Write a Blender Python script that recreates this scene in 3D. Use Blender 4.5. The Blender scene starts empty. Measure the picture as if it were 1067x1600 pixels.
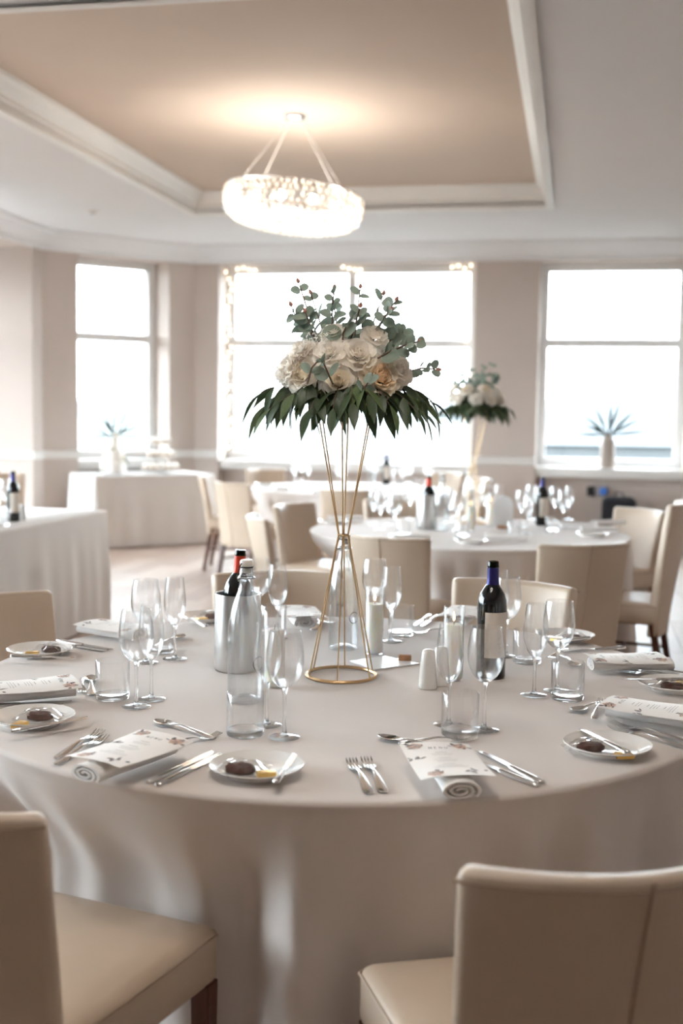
import bpy, bmesh, math, random
from mathutils import Matrix, Vector, noise as mnoise

rnd = random.Random(7)
SC = bpy.context.scene
COL = SC.collection

# ------------------------------------------------------------------ camera
FPX, PITCH, ROLL, HC = 1800.0, math.radians(4.887), math.radians(0.873), 1.418
_c, _s, _cr, _sr = math.cos(PITCH), math.sin(PITCH), math.cos(ROLL), math.sin(ROLL)
_right, _fwd, _up = Vector((1, 0, 0)), Vector((0, _c, -_s)), Vector((0, _s, _c))
_rx, _uy = _cr * _right + _sr * _up, -_sr * _right + _cr * _up
cam_d = bpy.data.cameras.new('camera')
cam = bpy.data.objects.new('camera', cam_d)
COL.objects.link(cam)
cam.matrix_world = Matrix(((_rx.x, _uy.x, -_fwd.x, 0), (_rx.y, _uy.y, -_fwd.y, 0), (_rx.z, _uy.z, -_fwd.z, HC), (0, 0, 0, 1)))
cam_d.sensor_fit = 'VERTICAL'
cam_d.sensor_height = 36.0
cam_d.lens = FPX / 1600 * 36.0
cam_d.clip_end = 6000
cam_d.dof.use_dof = True
cam_d.dof.focus_distance = 2.68
cam_d.dof.aperture_fstop = 2.5
SC.camera = cam

# ------------------------------------------------------------------ world, daylight, exposure
W = bpy.data.worlds.new('overcast_sky')
SC.world = W
W.use_nodes = True
bg = W.node_tree.nodes['Background']
bg.inputs[0].default_value = (0.82, 0.92, 1.0, 1)
bg.inputs[1].default_value = 1.0
SC.view_settings.view_transform = 'Standard'
SC.view_settings.look = 'None'
SC.view_settings.gamma = 1.0
SC.view_settings.use_curve_mapping = False
SC.view_settings.exposure = 4.65
cy = SC.cycles
cy.max_bounces = 14
cy.diffuse_bounces = 6
cy.glossy_bounces = 6
cy.transmission_bounces = 14
cy.transparent_max_bounces = 24
cy.caustics_reflective = False
cy.caustics_refractive = True
cy.sample_clamp_indirect = 4.0
cy.use_denoising = True

# room axes: u runs along the window wall, v into the depth of the room
PHI = math.radians(11.3)
_cp, _sp = math.cos(PHI), math.sin(PHI)


def room(u, v, z=0.0):
    return Vector((u * _cp + v * _sp, -u * _sp + v * _cp, z))


def portal(name, u, v, z, w, h, yaw):
    """light portal in a window opening: guides the sky light, gives none of its own"""
    d = bpy.data.lights.new(name, 'AREA')
    d.shape = 'RECTANGLE'
    d.size, d.size_y = w, h
    d.cycles.is_portal = True
    o = bpy.data.objects.new(name, d)
    COL.objects.link(o)
    o.location = room(u, v, z)
    # area lights shine along local -Z; yaw = room-frame direction of that shine
    o.rotation_euler = (math.radians(90), 0, yaw - PHI - math.radians(90) + math.radians(180))
    o['kind'] = 'helper'
    return o


S2 = math.sqrt(0.5)
portal('window_portal', -2.53, 13.0, 1.97, 2.75, 2.2, math.radians(-90))
portal('window_portal', 0.38, 13.0, 1.97, 1.50, 2.2, math.radians(-90))
portal('window_portal', -5.15, 12.35, 1.97, 0.85, 2.2, math.radians(-45))
UB = -6.9                      # glazed side of the bay beside the corner
UN = -5.0                      # glazed wall along the near half of the room
BAY1, BAY0 = 11.22, 7.7
SIDE_WINDOWS = [(UB, 9.45, 2.2), (UN, 5.8, 3.1), (UN, 2.6, 2.8)]
for ub, vv, ww in SIDE_WINDOWS:
    portal('window_portal', ub - 0.12, vv, 1.6, ww - 0.1, 2.8, 0.0)



# ------------------------------------------------------------------ pixel -> place
def ray(px, py):
    a, b = px - 533.5, py - 800
    u, v = a * _cr + b * _sr, -a * _sr + b * _cr
    z = -v / FPX
    return Vector((u / FPX, _c + z * _s, -_s + z * _c))


def at(px, py, z):
    d = ray(px, py)
    t = (z - HC) / d.z
    return Vector((d.x * t, d.y * t, z))


def at_y(px, py, Y):
    d = ray(px, py)
    t = Y / d.y
    return Vector((d.x * t, Y, HC + d.z * t))


TZ = 0.75           # table height
TC = Vector((-0.004, 2.848, 0))
TR = 0.915


# ------------------------------------------------------------------ materials
def srgb(r, g, b):
    f = lambda c: (c / 255 / 12.92) if c / 255 <= 0.04045 else ((c / 255 + 0.055) / 1.055) ** 2.4
    return (f(r), f(g), f(b), 1)


MATS = {}


def mat(name, col, rough=0.5, metal=0.0, var=0.05, scale=12.0, bump=0.0, bscale=60.0, spec=0.5, sheen=0.0, trans=0.0, coat=0.0, stretch=None):
    if name in MATS:
        return MATS[name]
    m = bpy.data.materials.new(name)
    m.use_nodes = True
    nt = m.node_tree
    b = nt.nodes['Principled BSDF']
    tc = nt.nodes.new('ShaderNodeTexCoord')
    vec = tc.outputs['Object']
    if stretch:
        mp = nt.nodes.new('ShaderNodeMapping')
        mp.inputs['Scale'].default_value = stretch
        nt.links.new(vec, mp.inputs['Vector'])
        vec = mp.outputs['Vector']
    n = nt.nodes.new('ShaderNodeTexNoise')
    n.inputs['Scale'].default_value = scale
    n.inputs['Detail'].default_value = 3
    nt.links.new(vec, n.inputs['Vector'])
    r = nt.nodes.new('ShaderNodeValToRGB')
    r.color_ramp.elements[0].position = 0.3
    r.color_ramp.elements[1].position = 0.7
    r.color_ramp.elements[0].color = tuple(c * (1 - var) for c in col[:3]) + (1,)
    r.color_ramp.elements[1].color = tuple(min(1, c * (1 + var)) for c in col[:3]) + (1,)
    nt.links.new(n.outputs['Fac'], r.inputs['Fac'])
    nt.links.new(r.outputs['Color'], b.inputs['Base Color'])
    b.inputs['Roughness'].default_value = rough
    b.inputs['Metallic'].default_value = metal
    b.inputs['Specular IOR Level'].default_value = spec
    b.inputs['Sheen Weight'].default_value = sheen
    b.inputs['Coat Weight'].default_value = coat
    if bump > 0:
        n2 = nt.nodes.new('ShaderNodeTexNoise')
        n2.inputs['Scale'].default_value = bscale
        n2.inputs['Detail'].default_value = 4
        nt.links.new(vec, n2.inputs['Vector'])
        bp = nt.nodes.new('ShaderNodeBump')
        bp.inputs['Strength'].default_value = bump
        bp.inputs['Distance'].default_value = 0.002
        nt.links.new(n2.outputs['Fac'], bp.inputs['Height'])
        nt.links.new(bp.outputs['Normal'], b.inputs['Normal'])
    if trans > 0:
        t = nt.nodes.new('ShaderNodeBsdfTranslucent')
        nt.links.new(r.outputs['Color'], t.inputs['Color'])
        mx = nt.nodes.new('ShaderNodeMixShader')
        mx.inputs[0].default_value = trans
        nt.links.new(b.outputs[0], mx.inputs[1])
        nt.links.new(t.outputs[0], mx.inputs[2])
        nt.links.new(mx.outputs[0], nt.nodes['Material Output'].inputs[0])
    MATS[name] = m
    return m


def schlick(nt, f0=0.04, gain=1.0, power=5.0):
    """two-sided Fresnel curve for thin walls"""
    lw = nt.nodes.new('ShaderNodeLayerWeight')
    lw.inputs['Blend'].default_value = 0.5
    pw = nt.nodes.new('ShaderNodeMath')
    pw.operation = 'POWER'
    pw.inputs[1].default_value = power
    nt.links.new(lw.outputs['Facing'], pw.inputs[0])
    ma = nt.nodes.new('ShaderNodeMath')
    ma.operation = 'MULTIPLY_ADD'
    ma.use_clamp = True
    ma.inputs[1].default_value = (1 - f0) * gain
    ma.inputs[2].default_value = f0 * gain
    nt.links.new(pw.outputs[0], ma.inputs[0])
    return ma.outputs[0]


def glass_mat(name, col=(1, 1, 1, 1), rough=0.0, ior=1.45, thin=0.0):
    """clear glass; 'thin' is the share that passes light straight on, as a blown wall does"""
    m = bpy.data.materials.new(name)
    m.use_nodes = True
    nt = m.node_tree
    nt.nodes.remove(nt.nodes['Principled BSDF'])
    g = nt.nodes.new('ShaderNodeBsdfGlass')
    g.inputs['Color'].default_value = col
    g.inputs['Roughness'].default_value = rough
    g.inputs['IOR'].default_value = ior
    out = g.outputs[0]
    if thin > 0:
        t = nt.nodes.new('ShaderNodeBsdfTransparent')
        t.inputs['Color'].default_value = col
        gl = nt.nodes.new('ShaderNodeBsdfGlossy')
        gl.inputs['Roughness'].default_value = 0.01
        m1 = nt.nodes.new('ShaderNodeMixShader')
        nt.links.new(schlick(nt, 0.05, 1.0, 3.6), m1.inputs[0])
        nt.links.new(t.outputs[0], m1.inputs[1])
        nt.links.new(gl.outputs[0], m1.inputs[2])
        m2 = nt.nodes.new('ShaderNodeMixShader')
        m2.inputs[0].default_value = thin
        nt.links.new(g.outputs[0], m2.inputs[1])
        nt.links.new(m1.outputs[0], m2.inputs[2])
        out = m2.outputs[0]
    nt.links.new(out, nt.nodes['Material Output'].inputs[0])
    MATS[name] = m
    return m


def sheet_mat(name, tint=(1, 1, 1, 1), gloss=1.0, rough=0.02, ior=1.45):
    """thin clear sheet: Fresnel reflection over straight transmission"""
    m = bpy.data.materials.new(name)
    m.use_nodes = True
    nt = m.node_tree
    nt.nodes.remove(nt.nodes['Principled BSDF'])
    t = nt.nodes.new('ShaderNodeBsdfTransparent')
    t.inputs['Color'].default_value = tint
    g = nt.nodes.new('ShaderNodeBsdfGlossy')
    g.inputs['Roughness'].default_value = rough
    mx = nt.nodes.new('ShaderNodeMixShader')
    nt.links.new(schlick(nt, 0.04, gloss), mx.inputs[0])
    nt.links.new(t.outputs[0], mx.inputs[1])
    nt.links.new(g.outputs[0], mx.inputs[2])
    nt.links.new(mx.outputs[0], nt.nodes['Material Output'].inputs[0])
    MATS[name] = m
    return m


def emit_mat(name, col, strength):
    m = bpy.data.materials.new(name)
    m.use_nodes = True
    nt = m.node_tree
    nt.nodes.remove(nt.nodes['Principled BSDF'])
    e = nt.nodes.new('ShaderNodeEmission')
    e.inputs[0].default_value = col
    e.inputs[1].default_value = strength
    nt.links.new(e.outputs[0], nt.nodes['Material Output'].inputs[0])
    MATS[name] = m
    return m


mat('wall_paint', srgb(194, 182, 174), 0.85, var=0.015, scale=2, bump=0.05, bscale=180)
mat('ceiling_paint', srgb(214, 213, 214), 0.9, var=0.01, scale=2, bump=0.04, bscale=150)
mat('tray_paint', srgb(194, 178, 164), 0.85, var=0.015, scale=2)
mat('white_trim', srgb(222, 220, 217), 0.45, var=0.01, scale=4)
mat('window_white', srgb(226, 226, 226), 0.4, var=0.01, scale=4)
mat('cloth', srgb(212, 203, 197), 0.85, var=0.012, scale=5, bump=0.10, bscale=900, sheen=0.15, spec=0.2)
mat('cloth_white', srgb(216, 212, 209), 0.85, var=0.012, scale=5, bump=0.08, bscale=900, sheen=0.15, spec=0.2)
mat('napkin', srgb(240, 238, 236), 0.9, var=0.015, scale=40, bump=0.25, bscale=700, sheen=0.2, spec=0.2)
mat('leather', srgb(190, 171, 151), 0.42, var=0.03, scale=8, bump=0.12, bscale=260)
mat('piping', srgb(168, 148, 128), 0.5, var=0.03, scale=30)
mat('leg_wood', srgb(84, 44, 28), 0.35, var=0.18, scale=20, stretch=(6, 6, 1))
mat('table_wood', srgb(150, 110, 80), 0.5, var=0.1, scale=10)
mat('card', srgb(240, 236, 232), 0.6, var=0.008, scale=20)
mat('ink', srgb(78, 74, 78), 0.7, var=0.05)
mat('ink_grey', srgb(150, 145, 146), 0.7, var=0.05)
mat('blush_print', srgb(206, 176, 160), 0.7, var=0.12, scale=90)
mat('steel', (0.72, 0.70, 0.68, 1), 0.16, metal=1.0, var=0.03, scale=30)
mat('brushed_steel', (0.62, 0.61, 0.60, 1), 0.30, metal=1.0, var=0.06, scale=40, stretch=(1, 1, 0.05), bump=0.1, bscale=80)
mat('gold', (0.62, 0.43, 0.24, 1), 0.32, metal=1.0, var=0.05, scale=30)
mat('gold_foil', (0.80, 0.52, 0.16, 1), 0.35, metal=0.9, var=0.1, scale=60, bump=0.5, bscale=200)
mat('porcelain', srgb(238, 236, 233), 0.12, var=0.008, scale=10, coat=0.5)
mat('brownie', srgb(86, 48, 36), 0.8, var=0.3, scale=120, bump=0.8, bscale=300)
mat('wax', srgb(248, 243, 236), 0.5, var=0.015, scale=20)
_wb = MATS['wax'].node_tree.nodes['Principled BSDF']
_wb.inputs['Subsurface Weight'].default_value = 1.0
_wb.inputs['Subsurface Radius'].default_value = (1.0, 0.8, 0.6)
_wb.inputs['Subsurface Scale'].default_value = 0.03
mat('wick', srgb(40, 34, 30), 0.9)
mat('dark_bottle', srgb(16, 17, 18), 0.06, var=0.1, scale=10, coat=0.3)
mat('blue_foil', srgb(44, 40, 98), 0.3, metal=0.5, var=0.08, scale=40)
mat('red_foil', srgb(206, 62, 36), 0.4, metal=0.2, var=0.08, scale=40)
mat('paper_label', srgb(222, 212, 200), 0.8, var=0.02, scale=60)
mat('cork_white', srgb(226, 220, 212), 0.4, var=0.02)
mat('rubber', srgb(40, 38, 38), 0.7)
mat('wood_block', srgb(176, 128, 88), 0.6, var=0.15, scale=60)
mat('petal_white', srgb(252, 247, 240), 0.6, var=0.02, scale=40, trans=0.40)
mat('petal_cream', srgb(252, 243, 228), 0.6, var=0.03, scale=40, trans=0.40)
mat('petal_peach', srgb(250, 230, 202), 0.6, var=0.05, scale=60, trans=0.42)
mat('leaf_dark', srgb(56, 72, 44), 0.45, var=0.3, scale=30, trans=0.15)
mat('leaf_mid', srgb(84, 102, 62), 0.45, var=0.25, scale=30, trans=0.15)
mat('leaf_grey', srgb(138, 152, 138), 0.6, var=0.25, scale=40, trans=0.2)
mat('twig', srgb(96, 74, 60), 0.7, var=0.15)
mat('bud', srgb(176, 126, 112), 0.6, var=0.2, scale=90)
mat('foam', srgb(44, 54, 36), 0.9, var=0.2)
mat('floor_base', srgb(120, 102, 90), 0.5, var=0.1, scale=5)
mat('plank_a', srgb(166, 146, 132), 0.48, var=0.10, scale=6, stretch=(10, 0.6, 1), bump=0.1, bscale=30)
mat('plank_b', srgb(154, 132, 118), 0.48, var=0.12, scale=6, stretch=(10, 0.6, 1), bump=0.1, bscale=30)
mat('plank_c', srgb(176, 156, 142), 0.48, var=0.10, scale=6, stretch=(10, 0.6, 1), bump=0.1, bscale=30)
mat('dark_steel', (0.22, 0.21, 0.20, 1), 0.25, metal=1.0, var=0.05)
mat('chrome', (0.8, 0.8, 0.8, 1), 0.1, metal=1.0, var=0.02)
mat('pot_white', srgb(168, 156, 146), 0.5, var=0.03)
mat('dried_leaf', srgb(70, 86, 84), 0.7, var=0.2)
mat('icing', srgb(244, 240, 234), 0.6, var=0.02, scale=40)
mat('cake_case', srgb(190, 170, 150), 0.7, var=0.1)
mat('black_fabric', srgb(26, 26, 32), 0.8, var=0.2, scale=40, bump=0.3, bscale=300)
mat('black_plastic', srgb(28, 28, 30), 0.4)
mat('blue_plastic', srgb(70, 130, 220), 0.4)
mat('grass', (0.036, 0.040, 0.036, 1), 0.9, var=0.3, scale=0.05)
mat('hill_green', (0.038, 0.042, 0.044, 1), 0.9, var=0.15, scale=0.004)
mat('render_white', (0.05, 0.053, 0.054, 1), 0.8, var=0.05)
mat('roof_slate', (0.026, 0.030, 0.033, 1), 0.7, var=0.15)
glass_mat('glass', thin=0.94)
glass_mat('solid_glass', thin=0.35)
glass_mat('green_glass', (0.20, 0.23, 0.08, 1), thin=0.5)
glass_mat('bottle_glass', (0.975, 0.985, 0.99, 1), thin=0.93)
sheet_mat('tube_glass', (0.985, 0.985, 0.985, 1), 1.2, 0.01)
sheet_mat('window_glass', (0.97, 0.985, 0.985, 1), 0.6)
sheet_mat('cellophane', (0.93, 0.92, 0.91, 1), 2.6, 0.08)
sheet_mat('acrylic', (0.86, 0.87, 0.88, 1), 1.5, 0.05)
mat('crystal', srgb(236, 232, 226), 0.05, var=0.02, trans=0.5, spec=0.9)
emit_mat('bulb_glow', (1.0, 0.93, 0.84, 1), 6.5)
emit_mat('fairy_glow', (1.0, 0.82, 0.58, 1), 0.55)
emit_mat('flame', (1.0, 0.66, 0.30, 1), 0.25)


# ------------------------------------------------------------------ mesh helpers
class MB:
    """collects geometry; data() makes one mesh datablock"""

    def __init__(self):
        self.v, self.f, self.m = [], [], []

    def add(self, vs, fs, mi=0):
        o = len(self.v)
        self.v += [tuple(p) for p in vs]
        self.f += [tuple(i + o for i in q) for q in fs]
        self.m += [mi] * len(fs)
        return self

    def box(self, c, s, mtx=None, mi=0):
        x, y, z = s[0] / 2, s[1] / 2, s[2] / 2
        vs = [Vector((c[0] + a * x, c[1] + b * y, c[2] + d * z)) for d in (-1, 1) for b in (-1, 1) for a in (-1, 1)]
        if mtx:
            vs = [mtx @ p for p in vs]
        return self.add(vs, [(0, 2, 3, 1), (4, 5, 7, 6), (0, 1, 5, 4), (2, 6, 7, 3), (0, 4, 6, 2), (1, 3, 7, 5)], mi)

    def lathe(self, prof, seg=32, mtx=None, mi=0, sx=1.0, sy=1.0):
        vs, fs, rows = [], [], []
        for r, z in prof:
            if r < 1e-6:
                rows.append([len(vs)])
                vs.append(Vector((0, 0, z)))
            else:
                rows.append(list(range(len(vs), len(vs) + seg)))
                for k in range(seg):
                    a = 2 * math.pi * k / seg
                    vs.append(Vector((r * sx * math.cos(a), r * sy * math.sin(a), z)))
        for a, b in zip(rows, rows[1:]):
            for k in range(seg):
                k2 = (k + 1) % seg
                q = [a[k % len(a)], a[k2 % len(a)], b[k2 % len(b)], b[k % len(b)]]
                q = list(dict.fromkeys(q))
                if len(q) > 2:
                    fs.append(tuple(q))
        if mtx:
            vs = [mtx @ p for p in vs]
        return self.add(vs, fs, mi)

    def tube(self, pts, r, seg=6, mi=0, closed=False):
        pts = [Vector(p) for p in pts]
        n = len(pts)
        rad = r if isinstance(r, (list, tuple)) else [r] * n
        vs, fs = [], []
        ref = None
        for i, p in enumerate(pts):
            if closed:
                t = pts[(i + 1) % n] - pts[i - 1]
            else:
                t = pts[min(i + 1, n - 1)] - pts[max(i - 1, 0)]
            t.normalize()
            if ref is None:
                ref = t.orthogonal().normalized()
            ref = (ref - t * ref.dot(t))
            if ref.length < 1e-6:
                ref = t.orthogonal()
            ref.normalize()
            b = t.cross(ref)
            for k in range(seg):
                a = 2 * math.pi * k / seg
                vs.append(p + (ref * math.cos(a) + b * math.sin(a)) * rad[i])
        m = n if closed else n - 1
        for i in range(m):
            j = (i + 1) % n
            for k in range(seg):
                k2 = (k + 1) % seg
                fs.append((i * seg + k, i * seg + k2, j * seg + k2, j * seg + k))
        if not closed:
            fs.append(tuple(range(seg))[::-1])
            fs.append(tuple((n - 1) * seg + k for k in range(seg)))
        return self.add(vs, fs, mi)

    def data(self, name, mats, smooth=True, bevel=0.0, bseg=2, fix=True, sharp=None):
        me = bpy.data.meshes.new(name)
        me.from_pydata(self.v, [], self.f)
        for i, mi in enumerate(self.m):
            me.polygons[i].material_index = mi
        mats = mats if isinstance(mats, (list, tuple)) else [mats]
        for m in mats:
            me.materials.append(MATS[m])
        bm = bmesh.new()
        bm.from_mesh(me)
        if fix:
            bmesh.ops.recalc_face_normals(bm, faces=bm.faces)
        if bevel > 0:
            es = [e for e in bm.edges if len(e.link_faces) == 2 and e.calc_face_angle(0) > 0.6]
            bmesh.ops.bevel(bm, geom=es, offset=bevel, segments=bseg, profile=0.5, affect='EDGES', clamp_overlap=True)
        bm.to_mesh(me)
        bm.free()
        if smooth:
            me.polygons.foreach_set('use_smooth', [True] * len(me.polygons))
            ang = 0.7 if sharp is None else sharp
            try:
                me.set_sharp_from_angle(angle=ang)
            except Exception:
                pass
        me.update()
        return me


def ob(name, data, parent=None, loc=(0, 0, 0), rz=0.0, mtx=None):
    o = bpy.data.objects.new(name, data)
    COL.objects.link(o)
    if mtx is not None:
        o.matrix_local = mtx
    else:
        o.location = loc
        o.rotation_euler = (0, 0, rz)
    if parent is not None:
        o.parent = parent
    return o


def tag(o, label, cat, group=None, kind=None):
    o['label'] = label
    o['category'] = cat
    if group:
        o['group'] = group
    if kind:
        o['kind'] = kind
    return o


def thing(name, label, cat, loc=(0, 0, 0), rz=0.0, group=None, mtx=None):
    o = ob(name, None, None, loc, rz, mtx)
    o.empty_display_size = 0.05
    return tag(o, label, cat, group)


def struct(name, data, parent=None, **k):
    o = ob(name, data, parent, **k)
    if parent is None:
        o['kind'] = 'structure'
    return o


CACHE = {}


def cached(key, fn):
    if key not in CACHE:
        CACHE[key] = fn()
    return CACHE[key]


def rquad(mb, a, b, z0, z1, mi=0):
    """vertical wall quad between two room-plan points"""
    p = [room(a[0], a[1], z0), room(b[0], b[1], z0), room(b[0], b[1], z1), room(a[0], a[1], z1)]
    mb.add(p, [(0, 1, 2, 3)], mi)


def rslab(mb, u0, u1, v0, v1, z0, z1, mi=0):
    vs = [room(u, v, z) for z in (z0, z1) for v in (v0, v1) for u in (u0, u1)]
    mb.add(vs, [(0, 2, 3, 1), (4, 5, 7, 6), (0, 1, 5, 4), (2, 6, 7, 3), (0, 4, 6, 2), (1, 3, 7, 5)], mi)


# ================================================================== SETTING
ZC, ZT = 3.28, 3.46           # ceiling, raised tray ceiling
UL, UR = -5.55, 3.2           # side walls
VF, VB = 12.72, -4.0          # window wall, rear wall
VA = 13.10                    # window plane inside the alcoves
A_, B_ = (-4.28, VF), (UL, VF - 1.27)
T_W = 0.25


def prism(mb, poly, z0, z1, mi=0):
    n = len(poly)
    vs = [room(p[0], p[1], z) for z in (z0, z1) for p in poly]
    fs = [tuple(range(n))[::-1], tuple(range(n, 2 * n))]
    fs += [(i, (i + 1) % n, n + (i + 1) % n, n + i) for i in range(n)]
    mb.add(vs, fs, mi)


# floor with planks
mb = MB()
rslab(mb, -7.4, 3.8, -4.4, 13.6, -0.05, -0.008)
floor = struct('floor', mb.data('floor', 'floor_base', smooth=False))
PW, PL = 0.19, 1.26
plank_meshes = []
for mname in ('plank_a', 'plank_b', 'plank_c'):
    q = MB()
    q.box((0, 0, -0.004), (PW - 0.003, PL - 0.003, 0.008))
    plank_meshes.append(q.data('plank', mname, smooth=False))
cnt = 0
rest = [MB(), MB(), MB()]
rp = random.Random(3)
for iu in range(53):
    u = UB + PW * (iu + 0.5)
    off = rp.random() * PL
    v = VB + off - PL
    while v < VA:
        uu, vv = u, v + PL / 2
        w = room(uu, vv)
        px = 533 + 1800 * w.x / max(w.y, 0.5)
        if 3.0 < vv < VA and -60 < px < 1130 and u < UR:
            o = ob('plank', plank_meshes[rp.randrange(3)], floor, room(uu, vv), -PHI)
            cnt += 1
        elif u < UR - 0.05 and vv > VB and vv < VA:
            rest[rp.randrange(3)].box((0, 0, -0.004), (PW - 0.003, PL - 0.003, 0.008), Matrix.Translation(room(uu, vv)) @ Matrix.Rotation(-PHI, 4, 'Z'))
        v += PL
for k_, mname in enumerate(('plank_a', 'plank_b', 'plank_c')):
    o = ob('planks_beyond', rest[k_].data('planks_beyond', mname, smooth=False), floor)
    o['kind'] = 'stuff'

# walls: window wall (piers + alcoves), chamfer wall, side and rear walls
C1, C2 = (-4.00, -1.09), (-0.40, 1.17)      # the two alcoves in the window wall
mb = MB()
prism(mb, [A_, (C1[0], VF), (C1[0], VA + .3), (A_[0] + 0.12, VA + .3)], 0, ZC)
prism(mb, [(C1[1], VF), (C2[0], VF), (C2[0], VA + .3), (C1[1], VA + .3)], 0, ZC)
prism(mb, [(C2[1], VF), (1.25, VF), (1.25, VA + .3), (C2[1], VA + .3)], 0, ZC)
for c in (C1, C2):
    rslab(mb, c[0], c[1], VF + 0.2, VA + 0.3, 0, 0.76)
    rslab(mb, c[0], c[1], VF + 0.02, VA + 0.3, 3.10, ZC)
wall_back = struct('wall_back', mb.data('wall_back', 'wall_paint', smooth=False))

mb = MB()
d45 = (-S2, S2)                       # outward normal of the chamfer wall


def ch(t, off):                       # point on the chamfer wall: t metres from corner A_
    return (A_[0] - S2 * t + d45[0] * off, A_[1] - S2 * t + d45[1] * off)


CL = 1.27 / S2
ca, cb = 0.325, 1.40                  # alcove span along the chamfer
prism(mb, [ch(0, 0), ch(ca, 0), ch(ca, 0.7), ch(-0.2, 0.7)], 0, ZC)
prism(mb, [ch(cb, 0), ch(CL, 0), ch(CL + 0.2, 0.7), ch(cb, 0.7)], 0, ZC)
prism(mb, [ch(ca, 0.2), ch(cb, 0.2), ch(cb, 0.7), ch(ca, 0.7)], 0, 0.76)
prism(mb, [ch(ca, 0.02), ch(cb, 0.02), ch(cb, 0.7), ch(ca, 0.7)], 3.10, ZC)
struct('wall_corner', mb.data('wall_corner', 'wall_paint', smooth=False))

mb = MB()
rslab(mb, UB - 0.3, UL, BAY1, B_[1], 0, ZC)                 # far reveal of the bay
rslab(mb, UL - 0.3, UL, BAY0, BAY1, 3.085, ZC)              # lintel
rslab(mb, UB - 0.3, UL - 0.3, BAY0, BAY1, 3.085, ZC)        # soffit
rslab(mb, UB - 0.3, UN, BAY0 - 0.2, BAY0, 0, ZC)            # near reveal of the bay
for ub, lo, hi in ((UB, BAY0, BAY1), (UN, VB, BAY0 - 0.2)):
    sw_ = [w for w in SIDE_WINDOWS if w[0] == ub]
    edges = [hi]
    for _, vv, ww in sw_:
        edges += [vv + ww / 2, vv - ww / 2]
        rslab(mb, ub - 0.3, ub, vv - ww / 2, vv + ww / 2, 0, 0.12)
        rslab(mb, ub - 0.3, ub, vv - ww / 2, vv + ww / 2, 3.03, ZC)
    edges.append(lo)
    for i in range(0, len(edges), 2):
        rslab(mb, ub - 0.3, ub, edges[i + 1], edges[i], 0, ZC)
struct('wall_left', mb.data('wall_left', 'wall_paint', smooth=False))
mb = MB()
prism(mb, [(1.2, VF), (UR, VF - 2.0), (UR + .3, VF - 2.0), (UR + .3, VF + 0.6), (1.2, VF + 0.6)], 0, ZC)
rslab(mb, UR, UR + 0.3, VB, VF - 2.0, 0, ZC)
struct('wall_right', mb.data('wall_right', 'wall_paint', smooth=False))
mb = MB()
rslab(mb, UB - 0.3, UR + 0.3, VB - 0.3, VB, 0, ZC)
struct('wall_rear', mb.data('wall_rear', 'wall_paint', smooth=False))

# ceiling with raised tray
TU0, TU1, TV0, TV1 = -3.54, -0.30, 5.15, 10.52
mb = MB()
for (a, b, c, d) in ((-7.4, 3.8, -4.4, TV0), (-7.4, 3.8, TV1, 13.7), (-7.4, TU0, TV0, TV1), (TU1, 3.8, TV0, TV1)):
    rslab(mb, a, b, c, d, ZC, ZC + 0.3)
ceiling = struct('ceiling', mb.data('ceiling', 'ceiling_paint', smooth=False))
mb = MB()
rslab(mb, TU0 - 0.05, TU1 + 0.05, TV0 - 0.05, TV1 + 0.05, ZT, ZT + 0.1)
ob('tray_panel', mb.data('tray_panel', 'tray_paint', smooth=False), ceiling)


def sweep(mb, path, prof, closed=False):
    """sweep (inward offset, z) profile along a room-plan path; inward is to the left of travel"""
    n = len(path)
    rows = []
    for i in range(n):
        p = Vector(path[i])
        d1 = (p - Vector(path[i - 1])) if (i > 0 or closed) else None
        d2 = (Vector(path[(i + 1) % n]) - p) if (i < n - 1 or closed) else None
        d1 = d1.normalized() if d1 is not None else d2.normalized()
        d2 = d2.normalized() if d2 is not None else d1
        n1, n2 = Vector((-d1.y, d1.x)), Vector((-d2.y, d2.x))
        m = (n1 + n2).normalized()
        m = m / max(0.3, m.dot(n1))
        rows.append([room(p.x + m.x * o, p.y + m.y * o, z) for o, z in prof])
    vs = [q for r in rows for q in r]
    k = len(prof)
    fs = []
    for i in range(n if closed else n - 1):
        j = (i + 1) % n
        for a in range(k - 1):
            fs.append((i * k + a, j * k + a, j * k + a + 1, i * k + a + 1))
    mb.add(vs, fs)


ROOM = [(UN, VB), (UN, BAY0), (UL, BAY0), (UL, B_[1]), A_, (1.2, VF), (UR, VF - 2.0), (UR, VB)]
inner = list(reversed(ROOM))          # travel with the room on the left hand
corn = [(0.0, 3.085), (0.02, 3.085), (0.03, 3.12), (0.05, 3.14), (0.09, 3.17), (0.14, 3.225), (0.155, 3.245), (0.19, 3.25), (0.20, ZC)]
mb = MB()
sweep(mb, inner, corn, closed=True)
struct('trim_1', mb.data('trim', 'ceiling_paint', fix=False))
# tray moulding
tray = [(TU0, TV0), (TU1, TV0), (TU1, TV1), (TU0, TV1)]
mb = MB()
prof = [(-0.07, ZC - 0.022), (-0.05, ZC - 0.03), (0.0, ZC - 0.02), (0.0, ZC + 0.04), (0.012, ZC + 0.05), (0.012, ZC + 0.075), (0.03, ZC + 0.09), (0.05, ZC + 0.13), (0.085, ZC + 0.155), (0.09, ZT)]
sweep(mb, tray, prof, closed=True)
struct('trim_2', mb.data('trim', 'white_trim', fix=False))
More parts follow.
